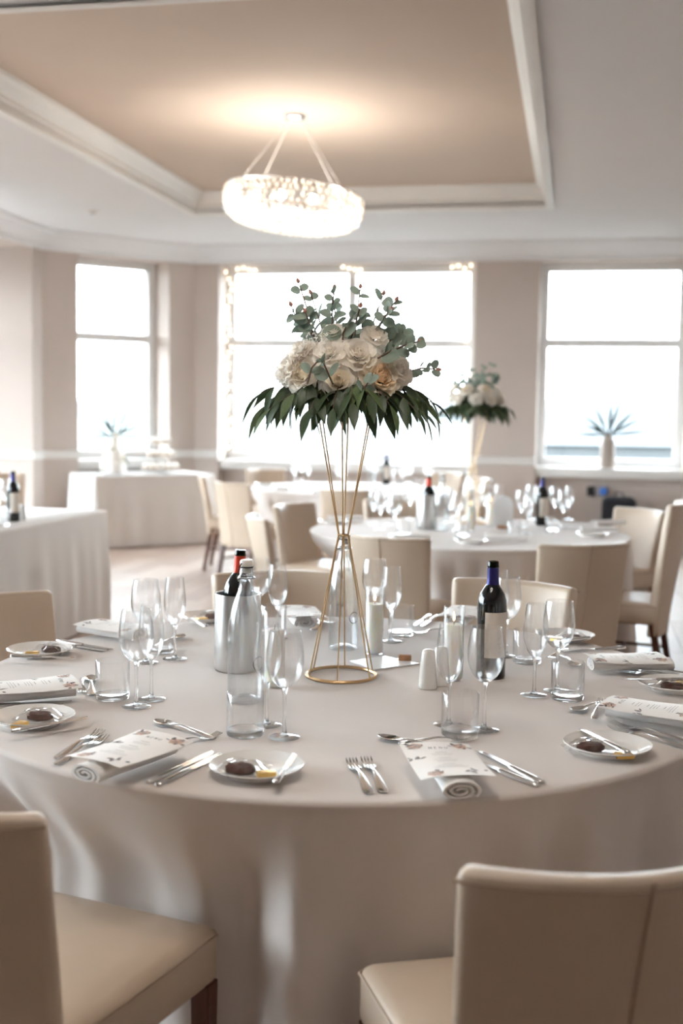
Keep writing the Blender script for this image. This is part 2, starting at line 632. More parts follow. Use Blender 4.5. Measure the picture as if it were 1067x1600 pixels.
# dado rails on the piers, skirting
dado = [(0.0, 0.885), (0.02, 0.89), (0.028, 0.91), (0.02, 0.93), (0.035, 0.95), (0.04, 0.97), (0.0, 0.975)]
mb = MB()
sweep(mb, [(C1[0], VF), A_, ch(ca, 0)], dado)
sweep(mb, [ch(cb, 0), B_, (UL, BAY1), (UB, BAY1)], dado)
sweep(mb, [(C2[0], VF), (C1[1], VF)], dado)
struct('trim_3', mb.data('trim', 'white_trim', fix=False))
mb = MB()
base = [(0.02, 0.0), (0.02, 0.13), (0.012, 0.15), (0.0, 0.155)]
sweep(mb, inner[1:-1] if False else [(UR, VB), (UR, VF - 2.0), (1.2, VF), (C2[1], VF)], base)
sweep(mb, [(C2[0], VF), (C1[1], VF)], base)
sweep(mb, [(C2[1], VF + 0.2), (C2[0], VF + 0.2)], base)
sweep(mb, [(C1[1], VF + 0.2), (C1[0], VF + 0.2)], base)
sweep(mb, [(C1[0], VF), A_, ch(ca, 0)], base)
sweep(mb, [ch(cb, 0), B_, (UL, BAY1), (UB, BAY1)], base)
struct('baseboard_back', mb.data('baseboard', 'white_trim', fix=False))


# windows -----------------------------------------------------------
def window(name, w, zb, zt, mtx, transom, mullion=None, sill_d=0.30):
    """local frame: x along the window, -y into the room, origin at mid-width on the floor; mtx places it"""
    root = struct(name, None, mtx=mtx)
    fw, fd = 0.095, 0.07
    for nm, c, s in (('frame_head', (0, 0, zt - fw / 2), (w, fd, fw)), ('frame_foot', (0, 0, zb + fw / 2), (w, fd, fw)),
                     ('frame_jamb', (-w / 2 + fw / 2, 0, (zb + zt) / 2), (fw, fd, zt - zb - 2 * fw)),
                     ('frame_jamb', (w / 2 - fw / 2, 0, (zb + zt) / 2), (fw, fd, zt - zb - 2 * fw))):
        q = MB()
        q.box(c, s)
        ob(nm, q.data(nm, 'window_white', bevel=0.008), root)
    q = MB()
    q.box((0, -0.005, transom), (w - 2 * fw, fd * 0.8, 0.10))
    ob('transom', q.data('transom', 'window_white', bevel=0.006), root)
    xs = [-w / 2 + fw, w / 2 - fw]
    if mullion is not None:
        q = MB()
        q.box((mullion, -0.005, (zb + zt) / 2), (0.10, fd * 0.9, zt - zb - 2 * fw))
        ob('mullion', q.data('mullion', 'window_white', bevel=0.006), root)
        xs = [xs[0], mullion, xs[1]]
    zs = [zb + fw, transom, zt - fw]
    for i in range(len(xs) - 1):
        for j in range(2):
            q = MB()
            q.box(((xs[i] + xs[i + 1]) / 2, 0.01, (zs[j] + zs[j + 1]) / 2), (xs[i + 1] - xs[i], 0.006, zs[j + 1] - zs[j]))
            ob('pane', q.data('pane', 'window_glass', smooth=False), root)
    if sill_d > 0:
        q = MB()
        q.box((0, -sill_d / 2 - 0.02, zb - 0.055), (w - 0.004, sill_d + 0.04, 0.11))
        ob('sill', q.data('sill', 'white_trim', bevel=0.012), root)
    return root


def rmtx(u, v, ang):
    p = room(u, v)
    return Matrix.Translation(p) @ Matrix.Rotation(ang - PHI, 4, 'Z')


window('window_1', C1[1] - C1[0], 0.87, 3.10, rmtx((C1[0] + C1[1]) / 2, VA, 0), 2.22, mullion=0.02)
window('window_2', C2[1] - C2[0], 0.87, 3.10, rmtx((C2[0] + C2[1]) / 2, VA, 0), 2.23)
cm = ch((ca + cb) / 2, 0.40)
window('window_3', cb - ca, 0.87, 3.10, rmtx(cm[0], cm[1], math.radians(45)), 2.235)
for i, (ub, vv, ww) in enumerate(SIDE_WINDOWS):
    window('window_%d' % (i + 4), ww, 0.12, 3.03, rmtx(ub - 0.1, vv, math.radians(90)), 2.2, mullion=0.0, sill_d=0.0)

# outside -----------------------------------------------------------
mb = MB()
mb.add([(-2500, 14.5, -6), (2500, 14.5, -6), (2500, 3000, -6), (-2500, 3000, -6), (-2500, -800, -6), (-11, -800, -6), (-11, 14.5, -6)], [(0, 1, 2, 3), (0, 4, 5, 6)])
struct('ground_outside', mb.data('ground', 'grass', smooth=False))
mb = MB()
vs, fs = [], []
N = 90
for i in range(N + 1):
    x = -1600 + 3200 * i / N
    h = 22 + 26 * mnoise.noise(Vector((x * 0.0021, 3.3, 0))) + 9 * mnoise.noise(Vector((x * 0.009, 7.1, 0))) + 0.012 * x
    for j, (dy, k) in enumerate(((0, 0), (60, 0.5), (160, 0.9), (260, 1.0), (500, 0.6))):
        vs.append((x, 1200 + dy + 60 * mnoise.noise(Vector((x * .003, 1, j))), -6 + max(6, h) * k))
for i in range(N):
    for j in range(4):
        fs.append((i * 5 + j, (i + 1) * 5 + j, (i + 1) * 5 + j + 1, i * 5 + j + 1))
mb.add(vs, fs)
struct('hills', mb.data('hills', 'hill_green'))
# low white house seen through the window on the right
hs = thing('house', 'low pale house with long slate roof outside the window behind the vase', 'house', (14.5, 62, -6))
q = MB(); q.box((0, 0, 3.0), (8.6, 6, 6.0)); ob('wall', q.data('house_wall', 'render_white', smooth=False), hs)
q = MB()
q.add([(-4.8, -3.4, 6), (4.8, -3.4, 6), (4.8, 3.4, 6), (-4.8, 3.4, 6), (-4.8, 0, 7.1), (4.8, 0, 7.1)], [(0, 1, 5, 4), (3, 4, 5, 2), (0, 4, 3), (1, 2, 5), (0, 3, 2, 1)])
ob('roof', q.data('roof', 'roof_slate', smooth=False), hs)
for k, x in enumerate((-2.6, 0.3, 2.8)):
    q = MB(); q.box((x, -3.02, 4.6), (1.3, 0.08, 1.5)); f = ob('window_frame', q.data('window_frame', 'render_white', smooth=False), hs)
    q = MB(); q.box((x, -3.07, 4.6), (1.1, 0.04, 1.3)); ob('window_glass', q.data('window_glass', 'roof_slate', smooth=False), f)


# ================================================================== TABLES AND CLOTHS
def smooth01(x):
    x = max(0.0, min(1.0, x))
    return x * x * (3 - 2 * x)


def round_cloth(R, zt, pushes, seed, seg=320):
    r_ = random.Random(seed)
    ph = [r_.random() * 6.28 for _ in range(8)]
    q = MB()
    rows = [[(0.0, 0.0)]]
    prof = [(R * k, 0.0) for k in (0.25, 0.5, 0.75, 0.9, 0.97)]
    for k in range(6):
        a = math.pi / 2 * k / 5
        prof.append((R - 0.010 + 0.010 * math.sin(a), -0.010 + 0.010 * math.cos(a)))
    drops = [0.02, 0.035, 0.05, 0.08, 0.12, 0.16, 0.2, 0.25, 0.3, 0.36, 0.42, 0.48, 0.54, 0.6, 0.66, 0.70, zt - 0.015]
    vs = [(0, 0, zt)]
    rows = []
    for r0, dz in prof:
        row = []
        for k in range(seg):
            a = 2 * math.pi * k / seg
            row.append(len(vs))
            vs.append((r0 * math.cos(a), r0 * math.sin(a), zt + dz))
        rows.append(row)
    for d in drops:
        row = []
        t = d / zt
        for k in range(seg):
            a = 2 * math.pi * k / seg
            f = (0.45 * math.cos(15 * a + ph[0] + 1.1 * math.sin(4 * a + ph[1])) + 0.45 * math.cos(26 * a + ph[2] + 1.4 * math.sin(3 * a + ph[3])) + 0.25 * math.cos(41 * a + ph[4] + math.sin(5 * a)))
            f = f - 0.25 * f * f
            g = 0.55 + 0.45 * math.sin(2 * a + ph[5])
            push = 0.0
            wr = 0.0
            for pa, depth, wid in pushes:
                da = (a - pa + math.pi) % (2 * math.pi) - math.pi
                e = 1.0 - smooth01((abs(da) - wid) / 0.16)
                push = max(push, depth * e)
                wr = max(wr, e)
            env = smooth01((d - 0.01) / 0.26)
            rr = R - 0.006 + 0.035 * t * smooth01(t) + (0.052 * (0.5 + 0.5 * g) * (0.40 + 0.60 * t)) * f * smooth01((d - 0.008) / 0.15)
            rr += 0.006 * wr * math.cos(38 * a + ph[6]) * smooth01((d - 0.02) / 0.15) * (1 - smooth01((d - 0.25) / 0.3))
            rr -= push * env
            row.append(len(vs))
            vs.append((rr * math.cos(a), rr * math.sin(a), zt - d))
        rows.append(row)
    fs = []
    for k in range(seg):
        fs.append((0, rows[0][k], rows[0][(k + 1) % seg]))
    for A, B in zip(rows, rows[1:]):
        for k in range(seg):
            k2 = (k + 1) % seg
            fs.append((A[k], B[k], B[k2], A[k2]))
    q.add(vs, fs)
    return q


def rect_cloth(L, Wd, zt, seed, fold=0.010):
    r_ = random.Random(seed)
    ph = [r_.random() * 6.28 for _ in range(6)]
    pts = []
    rc = 0.02
    step = 0.02

    def line(a, b, nrm):
        n = max(2, int((Vector(b) - Vector(a)).length / step))
        for i in range(n):
            t = i / n
            pts.append((a[0] + (b[0] - a[0]) * t, a[1] + (b[1] - a[1]) * t, nrm[0], nrm[1]))

    def corner(cx, cy_, a0):
        for i in range(6):
            a = a0 + math.pi / 2 * i / 6
            pts.append((cx + rc * math.cos(a), cy_ + rc * math.sin(a), math.cos(a), math.sin(a)))

    x, y = L / 2, Wd / 2
    line((-x + rc, -y), (x - rc, -y), (0, -1)); corner(x - rc, -y + rc, -math.pi / 2)
    line((x, -y + rc), (x, y - rc), (1, 0)); corner(x - rc, y - rc, 0)
    line((x - rc, y), (-x + rc, y), (0, 1)); corner(-x + rc, y - rc, math.pi / 2)
    line((-x, y - rc), (-x, -y + rc), (-1, 0)); corner(-x + rc, -y + rc, math.pi)
    n = len(pts)
    vs, rows = [], []
    for d in (0.0, 0.006, 0.02, 0.06, 0.15, 0.28, 0.42, 0.56, 0.68, zt - 0.012):
        row = []
        for i, (px, py, nx, ny) in enumerate(pts):
            s = i * step
            f = 0.6 * math.cos(s * 15 + ph[0] + 1.6 * math.sin(s * 2.1 + ph[1])) + 0.4 * math.cos(s * 29 + ph[2] + 1.5 * math.sin(s * 4 + ph[3]))
            o = (fold * f + 0.02) * smooth01(d / 0.5) + min(d, 0.006) - 0.006
            row.append(len(vs))
            vs.append((px + nx * o, py + ny * o, zt - max(0, d - 0.0)))
        rows.append(row)
    fs = [tuple(rows[0])]
    for A, B in zip(rows, rows[1:]):
        for k in range(n):
            k2 = (k + 1) % n
            fs.append((A[k], B[k], B[k2], A[k2]))
    return MB().add(vs, fs)


# ------------------------------------------------------------------ chairs
CH_H = 0.845


def chair_data(h=CH_H):
    D = {}
    # seat cushion
    q = MB()
    fr, bk, d = 0.236, 0.212, 0.222
    n = 6
    vs, fs = [], []
    for z in (0.375, 0.485):
        for j in range(n + 1):
            y = -d + 2 * d * j / n
            hw = bk + (fr - bk) * j / n
            for i in range(n + 1):
                s = -1 + 2 * i / n
                zz = z + (0.012 * (1 - s * s) * (1 - (y / d) ** 2) if z > 0.4 else 0)
                vs.append((hw * s, y, zz))
    m = (n + 1) ** 2
    for j in range(n):
        for i in range(n):
            a = j * (n + 1) + i
            fs.append((a, a + n + 1, a + n + 2, a + 1))
            fs.append((m + a, m + a + 1, m + a + n + 2, m + a + n + 1))
    for i in range(n):
        fs.append((i, i + 1, m + i + 1, m + i))
        a = n * (n + 1) + i
        fs.append((a + 1, a, m + a, m + a + 1))
        a = i * (n + 1)
        fs.append((a + n + 1, a, m + a, m + a + n + 1))
        a = i * (n + 1) + n
        fs.append((a, a + n + 1, m + a + n + 1, m + a))
    q.add(vs, fs)
    D['seat'] = q.data('seat', 'leather', bevel=0.024, bseg=3, sharp=1.2)
    q = MB()
    pts = [(-fr + .004, d - .012, .463), (fr - .004, d - .012, .463)]
    q.tube([(-bk + .001, -d, .470), (-fr + .001, d - .015, .470), (-fr + .016, d - .001, .470), (fr - .016, d - .001, .470), (fr - .001, d - .015, .470), (bk - .001, -d, .470)], 0.0028, 5)
    D['seat_piping'] = q.data('seat_piping', 'piping')

    # curved backrest
    def bp(s, t, off):
        z = 0.31 + (h - 0.31) * t
        hw = 0.200 + 0.022 * t
        ymid = -0.205 - 0.112 * t ** 1.25
        x = hw * s
        y = ymid + 0.075 * (s * s) * (0.35 + 0.65 * t) - 0.02
        nx = -2 * 0.075 * s / hw * (0.35 + 0.65 * t)
        L = math.hypot(1, nx)
        th = 0.030 - 0.008 * t
        return (x + nx / L * off * th, y + off * th / L, z)

    q = MB()
    ns, nt_ = 14, 10
    vs, fs = [], []
    for off in (1, -1):
        for j in range(nt_ + 1):
            for i in range(ns + 1):
                vs.append(bp(-1 + 2 * i / ns, j / nt_, off))
    m = (ns + 1) * (nt_ + 1)
    for j in range(nt_):
        for i in range(ns):
            a = j * (ns + 1) + i
            fs.append((a, a + 1, a + ns + 2, a + ns + 1))
            fs.append((m + a, m + a + ns + 1, m + a + ns + 2, m + a + 1))
    for i in range(ns):
        fs.append((i, m + i, m + i + 1, i + 1))
        a = nt_ * (ns + 1) + i
        fs.append((a, a + 1, m + a + 1, m + a))
    for j in range(nt_):
        a = j * (ns + 1)
        fs.append((a, a + ns + 1, m + a + ns + 1, m + a))
        a += ns
        fs.append((a, m + a, m + a + ns + 1, a + ns + 1))
    q.add(vs, fs)
    D['backrest'] = q.data('backrest', 'leather', bevel=0.016, bseg=3, sharp=1.2)
    q = MB()
    q.tube([bp(0, t / 12, -1.03) for t in range(0, 13)], 0.0032, 5)
    D['back_seam'] = q.data('back_seam', 'piping')
    q = MB()
    q.tube([bp(-1 + 2 * i / 14, 0.975, -0.98) for i in range(15)], 0.0026, 5)
    D['top_piping'] = q.data('top_piping', 'piping')

    def leg(x, y, dx, dy, z1):
        q = MB()
        a, b = 0.019, 0.014
        vs = [(x + dx + sx * b, y + dy + sy * b, 0) for sx, sy in ((-1, -1), (1, -1), (1, 1), (-1, 1))]
        vs += [(x + sx * a, y + sy * a, z1) for sx, sy in ((-1, -1), (1, -1), (1, 1), (-1, 1))]
        q.add(vs, [(3, 2, 1, 0), (4, 5, 6, 7), (0, 1, 5, 4), (1, 2, 6, 5), (2, 3, 7, 6), (3, 0, 4, 7)])
        return q.data('leg', 'leg_wood', bevel=0.003, smooth=False)

    D['legs'] = [leg(-0.215, 0.195, 0, 0.0, 0.385), leg(0.215, 0.195, 0, 0.0, 0.385), leg(-0.185, -0.2, 0, -0.07, 0.385), leg(0.185, -0.2, 0, -0.07, 0.385)]
    st = []
    for sx in (-1, 1):
        q = MB()
        q.tube([(sx * 0.213, 0.185, 0.2), (sx * 0.187, -0.225, 0.2)], 0.009, 6)
        st.append(q.data('stretcher', 'leg_wood'))
    q = MB()
    q.tube([(-0.2, -0.02, 0.2), (0.2, -0.02, 0.2)], 0.009, 6)
    st.append(q.data('stretcher', 'leg_wood'))
    D['st'] = st
    return D


CHAIRS = []   # (position, facing) for the cloth


def chair(S, face, label, group='dining chairs in the room', data=None):
    D = data or cached('chair', chair_data)
    f = Vector((face[0], face[1], 0)).normalized()
    rz = math.atan2(-f.x, f.y)
    t = thing('dining_chair', label, 'chair', (S[0], S[1], 0), rz, group)
    ob('seat', D['seat'], t)
    ob('seat_piping', D['seat_piping'], t)
    b = ob('backrest', D['backrest'], t)
    ob('back_seam', D['back_seam'], b)
    ob('top_piping', D['top_piping'], b)
    for l in D['legs']:
        ob('leg', l, t)
    for l in D['st']:
        ob('stretcher', l, t)
    CHAIRS.append((Vector((S[0], S[1], 0)), f))
    return t


def chair_top(px, py, target, label, group='dining chairs in the room', data=None, h=CH_H):
    """chair whose backrest's middle top edge stands at this spot, facing the target"""
    p = at(px, py, h)
    f = Vector((target[0] - p.x, target[1] - p.y, 0)).normalized()
    return chair((p.x + 0.355 * f.x, p.y + 0.355 * f.y), f, label, group, data)


T2 = Vector((0.735, 6.62, 0))
T3 = Vector((0.08, 10.35, 0))
g0 = 'chairs at the main table'
chair((0.317, 1.735), (-0.218, 0.976), 'beige leather chair in front with its curved seamed back to us', g0)
chair((-0.512, 1.925), (0.40, 0.917), 'beige leather chair at the lower left corner seen past its back edge', g0)
chair((-0.84, 3.29), (0.80, -0.60), 'beige leather chair at the left table edge behind the bread plate', g0)
chair_top(425, 890, TC, 'beige leather chair across the table behind the steel wine cooler', g0)
chair_top(815, 906, TC, 'beige leather chair across the table behind the blue-topped wine bottle', g0)
g1 = 'chairs at the second table'
chair_top(592, 840, T2, 'chair with shaded back in front of the second table beside the lit candle', g1)
chair_top(925, 852, T2, 'chair with seamed back pushed against the right front of second table', g1)
chair_top(1015, 795, T2, 'pale chair right of the second table facing its white napkins', g1)
p = at(1012, 925, 0.48)
chair((1.46, 6.0), (-0.90, 0.35), 'high-backed pale chair cut by the right picture edge', g1, data=chair_data(0.99))
chair_top(443, 786, T2, 'chair turned toward the second table, its seat facing us', g1)
chair_top(383, 806, T2, 'chair with light rounded back beside the white tablecloth corner', g1)
chair_top(610, 778, T2, 'chair behind the second table seen through wine glasses', g1)
g2 = 'chairs at the far table'
chair_top(350, 754, T3, 'white-lit chair with brown legs, nearer of two by the cake table', g2)
chair_top(310, 742, T3, 'white-lit chair with brown legs, closest to the cake table', g2)
chair_top(409, 732, T3, 'chair behind the far table near the window corner', g2)
chair_top(548, 766, T3, 'chair with tan back in front of the far table behind wire stand', g2)
chair_top(765, 747, T3, 'chair right of the far table below the wall rail', g2)
chair_top(703, 738, T3, 'chair behind the far table under the middle window', g2)
chair_top(0, 739, (-2.6, 8.0), 'tan chair behind the long white side table', 'chair at the side table')


def pushes_for(c):
    out = []
    for S, f in CHAIRS:
        front = S + f * 0.235
        d = (front - c).length
        if d < TR + 0.03:
            v = front - c
            out.append((math.atan2(v.y, v.x), TR - d + 0.035, 0.245 / max(d, 0.3) + 0.02))
    return out


def round_table(c, label_t, label_c, seed):
    t = thing('round_table', label_t, 'table', (c.x, c.y, 0))
    q = MB(); q.lathe([(0, TZ - 0.03), (TR - 0.02, TZ - 0.03), (TR - 0.02, TZ - 0.004), (0, TZ - 0.004)], 64)
    ob('tabletop', q.data('tabletop', 'table_wood'), t)
    for k in range(4):
        a = math.pi / 4 + k * math.pi / 2
        q = MB(); q.box((0.45 * math.cos(a), 0.45 * math.sin(a), (TZ - 0.03) / 2), (0.04, 0.04, TZ - 0.03))
        ob('leg', q.data('leg', 'table_wood', smooth=False), t)
    o = ob('tablecloth', round_cloth(TR, TZ, pushes_for(c), seed).data('tablecloth', 'cloth', sharp=3.0), None, (c.x, c.y, 0))
    tag(o, label_c, 'tablecloth', 'white cloths on the round tables')


round_table(TC, 'round banquet table in front under the floor-length cloth', 'floor-length ivory cloth draping the large round table in front', 11)
round_table(T2, 'round banquet table behind the main one under its white cloth', 'white cloth over the second round table behind the flowers', 12)
round_table(T3, 'round banquet table by the middle window under its white cloth', 'white cloth over the far round table below the middle window', 13)


def rect_table(c, rz, L, Wd, label_t, label_c, seed, nm):
    t = thing(nm, label_t, 'table', (c.x, c.y, 0), rz)
    q = MB(); q.box((0, 0, TZ - 0.02), (L - 0.03, Wd - 0.03, 0.03)); ob('tabletop', q.data('tabletop', 'table_wood', smooth=False), t)
    for sx in (-1, 1):
        for sy in (-1, 1):
            q = MB(); q.box((sx * (L / 2 - 0.08), sy * (Wd / 2 - 0.08), (TZ - 0.035) / 2), (0.04, 0.04, TZ - 0.035))
            ob('leg', q.data('leg', 'table_wood', smooth=False), t)
    o = ob('tablecloth', rect_cloth(L, Wd, TZ, seed).data('tablecloth', 'cloth_white', sharp=0.8), None, (c.x, c.y, 0), rz)
    tag(o, label_c, 'tablecloth', 'white cloths on the long tables')


BAR_U, BAR_V1, BAR_L = -3.04, 7.23, 4.4
bc = room(BAR_U - 0.38, BAR_V1 - BAR_L / 2)
rect_table(bc, math.pi / 2 - PHI, BAR_L, 0.76, 'long side table at the left under a white cloth', 'white pleated cloth on the long table at the left edge', 21, 'long_table')
CKA = math.radians(45) - PHI
cfl = Vector((-2.50, 11.62, 0))
ex, ey = Vector((math.cos(CKA), math.sin(CKA), 0)), Vector((-math.sin(CKA), math.cos(CKA), 0))
CKL, CKW = 1.36, 0.72
ckc = cfl + ex * CKL / 2 + ey * CKW / 2
rect_table(ckc, CKA, CKL, CKW, 'cake table under a white cloth below the corner window', 'white pleated cloth on the cake table below the corner window', 22, 'cake_table')

# ================================================================== CHANDELIER
CP = at(461, 180, ZT)
CC = at_y(457, 327, CP.y)
ch_t = thing('chandelier', 'oval crystal chandelier glowing under the raised ceiling', 'chandelier', (CP.x, CP.y, ZT))
q = MB(); q.lathe([(0, 0), (0.075, 0), (0.075, -0.012), (0.06, -0.03), (0.03, -0.04), (0, -0.04)], 32)
ob('ceiling_plate', q.data('ceiling_plate', 'chrome'), ch_t)
dz = CC.z - ZT
TILT = Matrix.Translation((CC.x - CP.x, 0, dz)) @ Matrix.Rotation(math.radians(5.5), 4, 'Y') @ Matrix.Rotation(math.radians(-5), 4, 'X')
RW, RD = 0.475, 0.40
tiers = [(1.00, 0.085), (1.015, 0.045), (1.0, 0.0), (0.96, -0.04), (0.88, -0.075), (0.74, -0.10), (0.56, -0.115), (0.36, -0.125), (0.16, -0.13)]


def ring_pts(k, z, n=48):
    return [TILT @ Vector((RW * k * math.cos(2 * math.pi * i / n), RD * k * math.sin(2 * math.pi * i / n), z)) for i in range(n)]


for k, z in ((1.0, 0.105), (0.98, -0.055), (0.5, -0.118)):
    q = MB(); q.tube(ring_pts(k, z), 0.007, 6, closed=True)
    ob('frame_ring', q.data('frame_ring', 'chrome'), ch_t)
for a in (0.7, 2.3, 3.9, 5.5):
    p1 = TILT @ Vector((RW * 0.98 * math.cos(a), RD * 0.98 * math.sin(a), 0.105))
    q = MB(); q.tube([(0.05 * math.cos(a), 0.05 * math.sin(a), -0.03), p1], 0.0026, 5)
    ob('wire', q.data('wire', 'white_trim'), ch_t)
q = MB()
rc_ = random.Random(5)
for ti, (k, z) in enumerate(tiers):
    n = max(8, int(62 * k))
    for i in range(n):
        a = 2 * math.pi * (i + 0.5 * (ti % 2)) / n + rc_.uniform(-.02, .02)
        c = Vector((RW * k * math.cos(a), RD * k * math.sin(a), z))
        w, hgt = 0.016, 0.026 if ti < 5 else 0.02
        ro = Matrix.Rotation(rc_.random() * 3.1, 3, 'Z')
        pts = [Vector((w * math.cos(b), w * math.sin(b), 0)) for b in (0, 1.57, 3.14, 4.71)] + [Vector((0, 0, hgt)), Vector((0, 0, -hgt))]
        pts = [TILT @ (c + ro @ p_) for p_ in pts]
        q.add(pts, [(0, 1, 4), (1, 2, 4), (2, 3, 4), (3, 0, 4), (1, 0, 5), (2, 1, 5), (3, 2, 5), (0, 3, 5)])
o = ob('crystals', q.data('crystals', 'crystal', smooth=False), ch_t)
o['kind'] = 'stuff'
q = MB(); q.lathe([(0, -0.03), (0.02, -0.022), (0.03, 0), (0.022, 0.022), (0, 0.032)], 12)
bulb = q.data('bulb', 'bulb_glow')
for i in range(9):
    a = 2 * math.pi * i / 9 + 0.3
    ob('bulb', bulb, ch_t, TILT @ Vector((RW * 0.66 * math.cos(a), RD * 0.66 * math.sin(a), 0.02)))

# unseen copy added over the near end, to fill light onto table and flowers
ch_fill = thing('chandelier', 'added unseen chandelier copy giving fill light above the front table', 'chandelier', (-0.15, 1.85, ZC), math.radians(25))
for c_ in list(ch_t.children):
    k_ = c_.copy()
    COL.objects.link(k_)
    k_.parent = ch_fill

# fairy lights around the middle window
fl = thing('fairy_light_string', 'string of warm fairy lights hung around the middle window', 'string lights', room(C1[0], VF + 0.3))
base_p = room(C1[0], VF + 0.3)
path = []
rf = random.Random(9)
for i in range(64):
    path.append(room(C1[0] + 0.055 + rf.uniform(-.035, .035), VA - 0.14 + rf.uniform(-.05, .05), 1.0 + 2.05 * i / 63))
for i in range(40):
    path.append(room(C1[0] + 0.13 + (C1[1] - C1[0] - 0.22) * i / 39, VA - 0.08, 3.06 + rf.uniform(-.02, .02)))
for i in range(50):
    path.append(room(C1[1] - 0.10 + rf.uniform(-.03, .03), VA - 0.10 + rf.uniform(-.04, .02), 3.03 - 2.03 * i / 49))
q = MB(); q.tube([p_ - base_p for p_ in path], 0.0025, 4)
ob('wire', q.data('wire', 'white_trim'), fl)
q = MB(); q.lathe([(0, -0.011), (0.008, -0.004), (0.008, 0.004), (0, 0.011)], 6)
fb = q.data('fairy_bulb', 'fairy_glow')
for i, p_ in enumerate(path):
    if (i < 64 and i % 2 == 0) or (64 <= i < 104 and (i < 68 or 82 <= i < 86 or i > 99)) or (i >= 104 and i % 3 == 0):
        ob('bulb', fb, fl, p_ - base_p + Vector((0, -0.02, 0)))


# ================================================================== TABLEWARE
def lathe_data(name, prof, m, seg=32, **k):
    return MB().lathe(prof, seg).data(name, m, **k)


def shell(outer, th):
    """closed thin-walled vessel from an outer profile (bottom to rim)"""
    inn = []
    for i, (r, z) in enumerate(outer):
        a = outer[max(0, i - 1)]
        b = outer[min(len(outer) - 1, i + 1)]
        tx, tz = b[0] - a[0], b[1] - a[1]
        L = math.hypot(tx, tz) or 1
        inn.append((max(0.0, r - th * tz / L), z + th * tx / L))
    rim = [(outer[-1][0] - th * 0.5, outer[-1][1] + th * 0.4)]
    inn[-1] = (outer[-1][0] - th, outer[-1][1])
    inn[0] = (0.0, outer[0][1] + th)
    return outer + rim + inn[::-1]


def wine_data():
    bowl = [(0, .104), (.006, .1045), (.016, .109), (.026, .119), (.034, .133), (.0385, .150), (.0395, .165), (.0385, .182), (.0355, .203), (.0325, .2225)]
    stem = [(0, .0035), (.010, .0045), (.0055, .010), (.0042, .02), (.0038, .05), (.0040, .085), (.0052, .098), (.0075, .1048), (0, .1052)]
    foot = [(0, .0), (.030, .0), (.0325, .0012), (.031, .0024), (.018, .0034), (.009, .0046), (0, .005)]
    return [('bowl', lathe_data('bowl', shell(bowl, .0013), 'glass')), ('stem', lathe_data('stem', stem, 'solid_glass', 12)), ('foot', lathe_data('foot', foot, 'solid_glass'))]


def flute_data():
    bowl = [(0, .092), (.005, .0925), (.012, .098), (.020, .110), (.0265, .127), (.0298, .145), (.0300, .160), (.0285, .180), (.0258, .203), (.0238, .222)]
    stem = [(0, .0035), (.010, .0045), (.0055, .010), (.0042, .02), (.0036, .045), (.0040, .078), (.0055, .088), (.0065, .0926), (0, .093)]
    foot = [(0, .0), (.030, .0), (.0325, .0012), (.031, .0024), (.018, .0034), (.009, .0046), (0, .005)]
    return [('bowl', lathe_data('bowl', shell(bowl, .0013), 'glass')), ('stem', lathe_data('stem', stem, 'solid_glass', 12)), ('foot', lathe_data('foot', foot, 'solid_glass'))]


def tumbler_data():
    wall = [(.039, .0125), (.039, .0905), (.0385, .0914), (.0376, .0905), (.0372, .0135), (.039, .0125)]
    base_ = [(0, 0), (.034, 0), (.0375, .002), (.0388, .006), (.039, .0124), (.0372, .0134), (.0355, .0136), (.03, .0130), (0, .0125)]
    return [('wall', lathe_data('wall', wall, 'glass', 40)), ('base', lathe_data('base', base_, 'solid_glass', 40))]


def glass_thing(kind, px, py, label, group, z=TZ):
    nm, cat, fn = {'wine': ('wine_glass', 'wine glass', wine_data), 'flute': ('champagne_flute', 'champagne flute', flute_data), 'tumbler': ('water_tumbler', 'tumbler', tumbler_data)}[kind]
    D = cached(kind, fn)
    p_ = at(px, py, z)
    if len(D) == 1:
        o = ob(nm, D[0][1], None, (p_.x, p_.y, z + 0.0008))
        return tag(o, label, cat, group)
    t = thing(nm, label, cat, (p_.x, p_.y, z + 0.0008), 0, group)
    for n_, d_ in D:
        ob(n_, d_, t)
    return t


SET = {'A': 'at the near setting left of centre', 'B': 'at the near setting right of centre', 'C': 'at the right-hand setting with white forks side by side', 'D': 'at the upper right setting past the blue-topped bottle',
       'E': 'at the far setting behind the pillar candle', 'F': 'at the far setting behind the steel cooler', 'G': 'at the upper left setting by the long table', 'H': 'at the left-hand setting with floral menu'}
SET['C'] = 'at the right-hand setting beside the forked plate'
SET['C'] = 'at the right-hand setting on the table edge'
GL = {
    'A': dict(tumbler=(383, 1149), flute=(416.5, 1134), wine=(444, 1153)),
    'B': dict(tumbler=(718, 1149), flute=(700.5, 1133), wine=(756, 1141.5)),
    'C': dict(tumbler=(886, 1093), flute=(834, 1087), wine=(870, 1080)),
    'D': dict(tumbler=(823, 1036), flute=(777, 1009), wine=(790, 1026)),
    'E': dict(tumbler=(626, 993), flute=(610.5, 1003), wine=(584, 985)),
    'F': dict(tumbler=(427, 992), flute=(433, 998), wine=(403, 985)),
    'G': dict(tumbler=(249, 1020), flute=(273, 1030.5), wine=(228, 1036)),
    'H': dict(tumbler=(176, 1092), flute=(236.5, 1093), wine=(213, 1105)),
}
NOUN = {'tumbler': 'clear water tumbler', 'flute': 'slim champagne flute', 'wine': 'stemmed wine glass'}
GRP = {'tumbler': 'tumblers on the main table', 'flute': 'champagne flutes on the main table', 'wine': 'wine glasses on the main table'}
for s_, d_ in GL.items():
    for k_, (x_, y_) in d_.items():
        glass_thing(k_, x_, y_, NOUN[k_] + ' ' + SET[s_], GRP[k_])


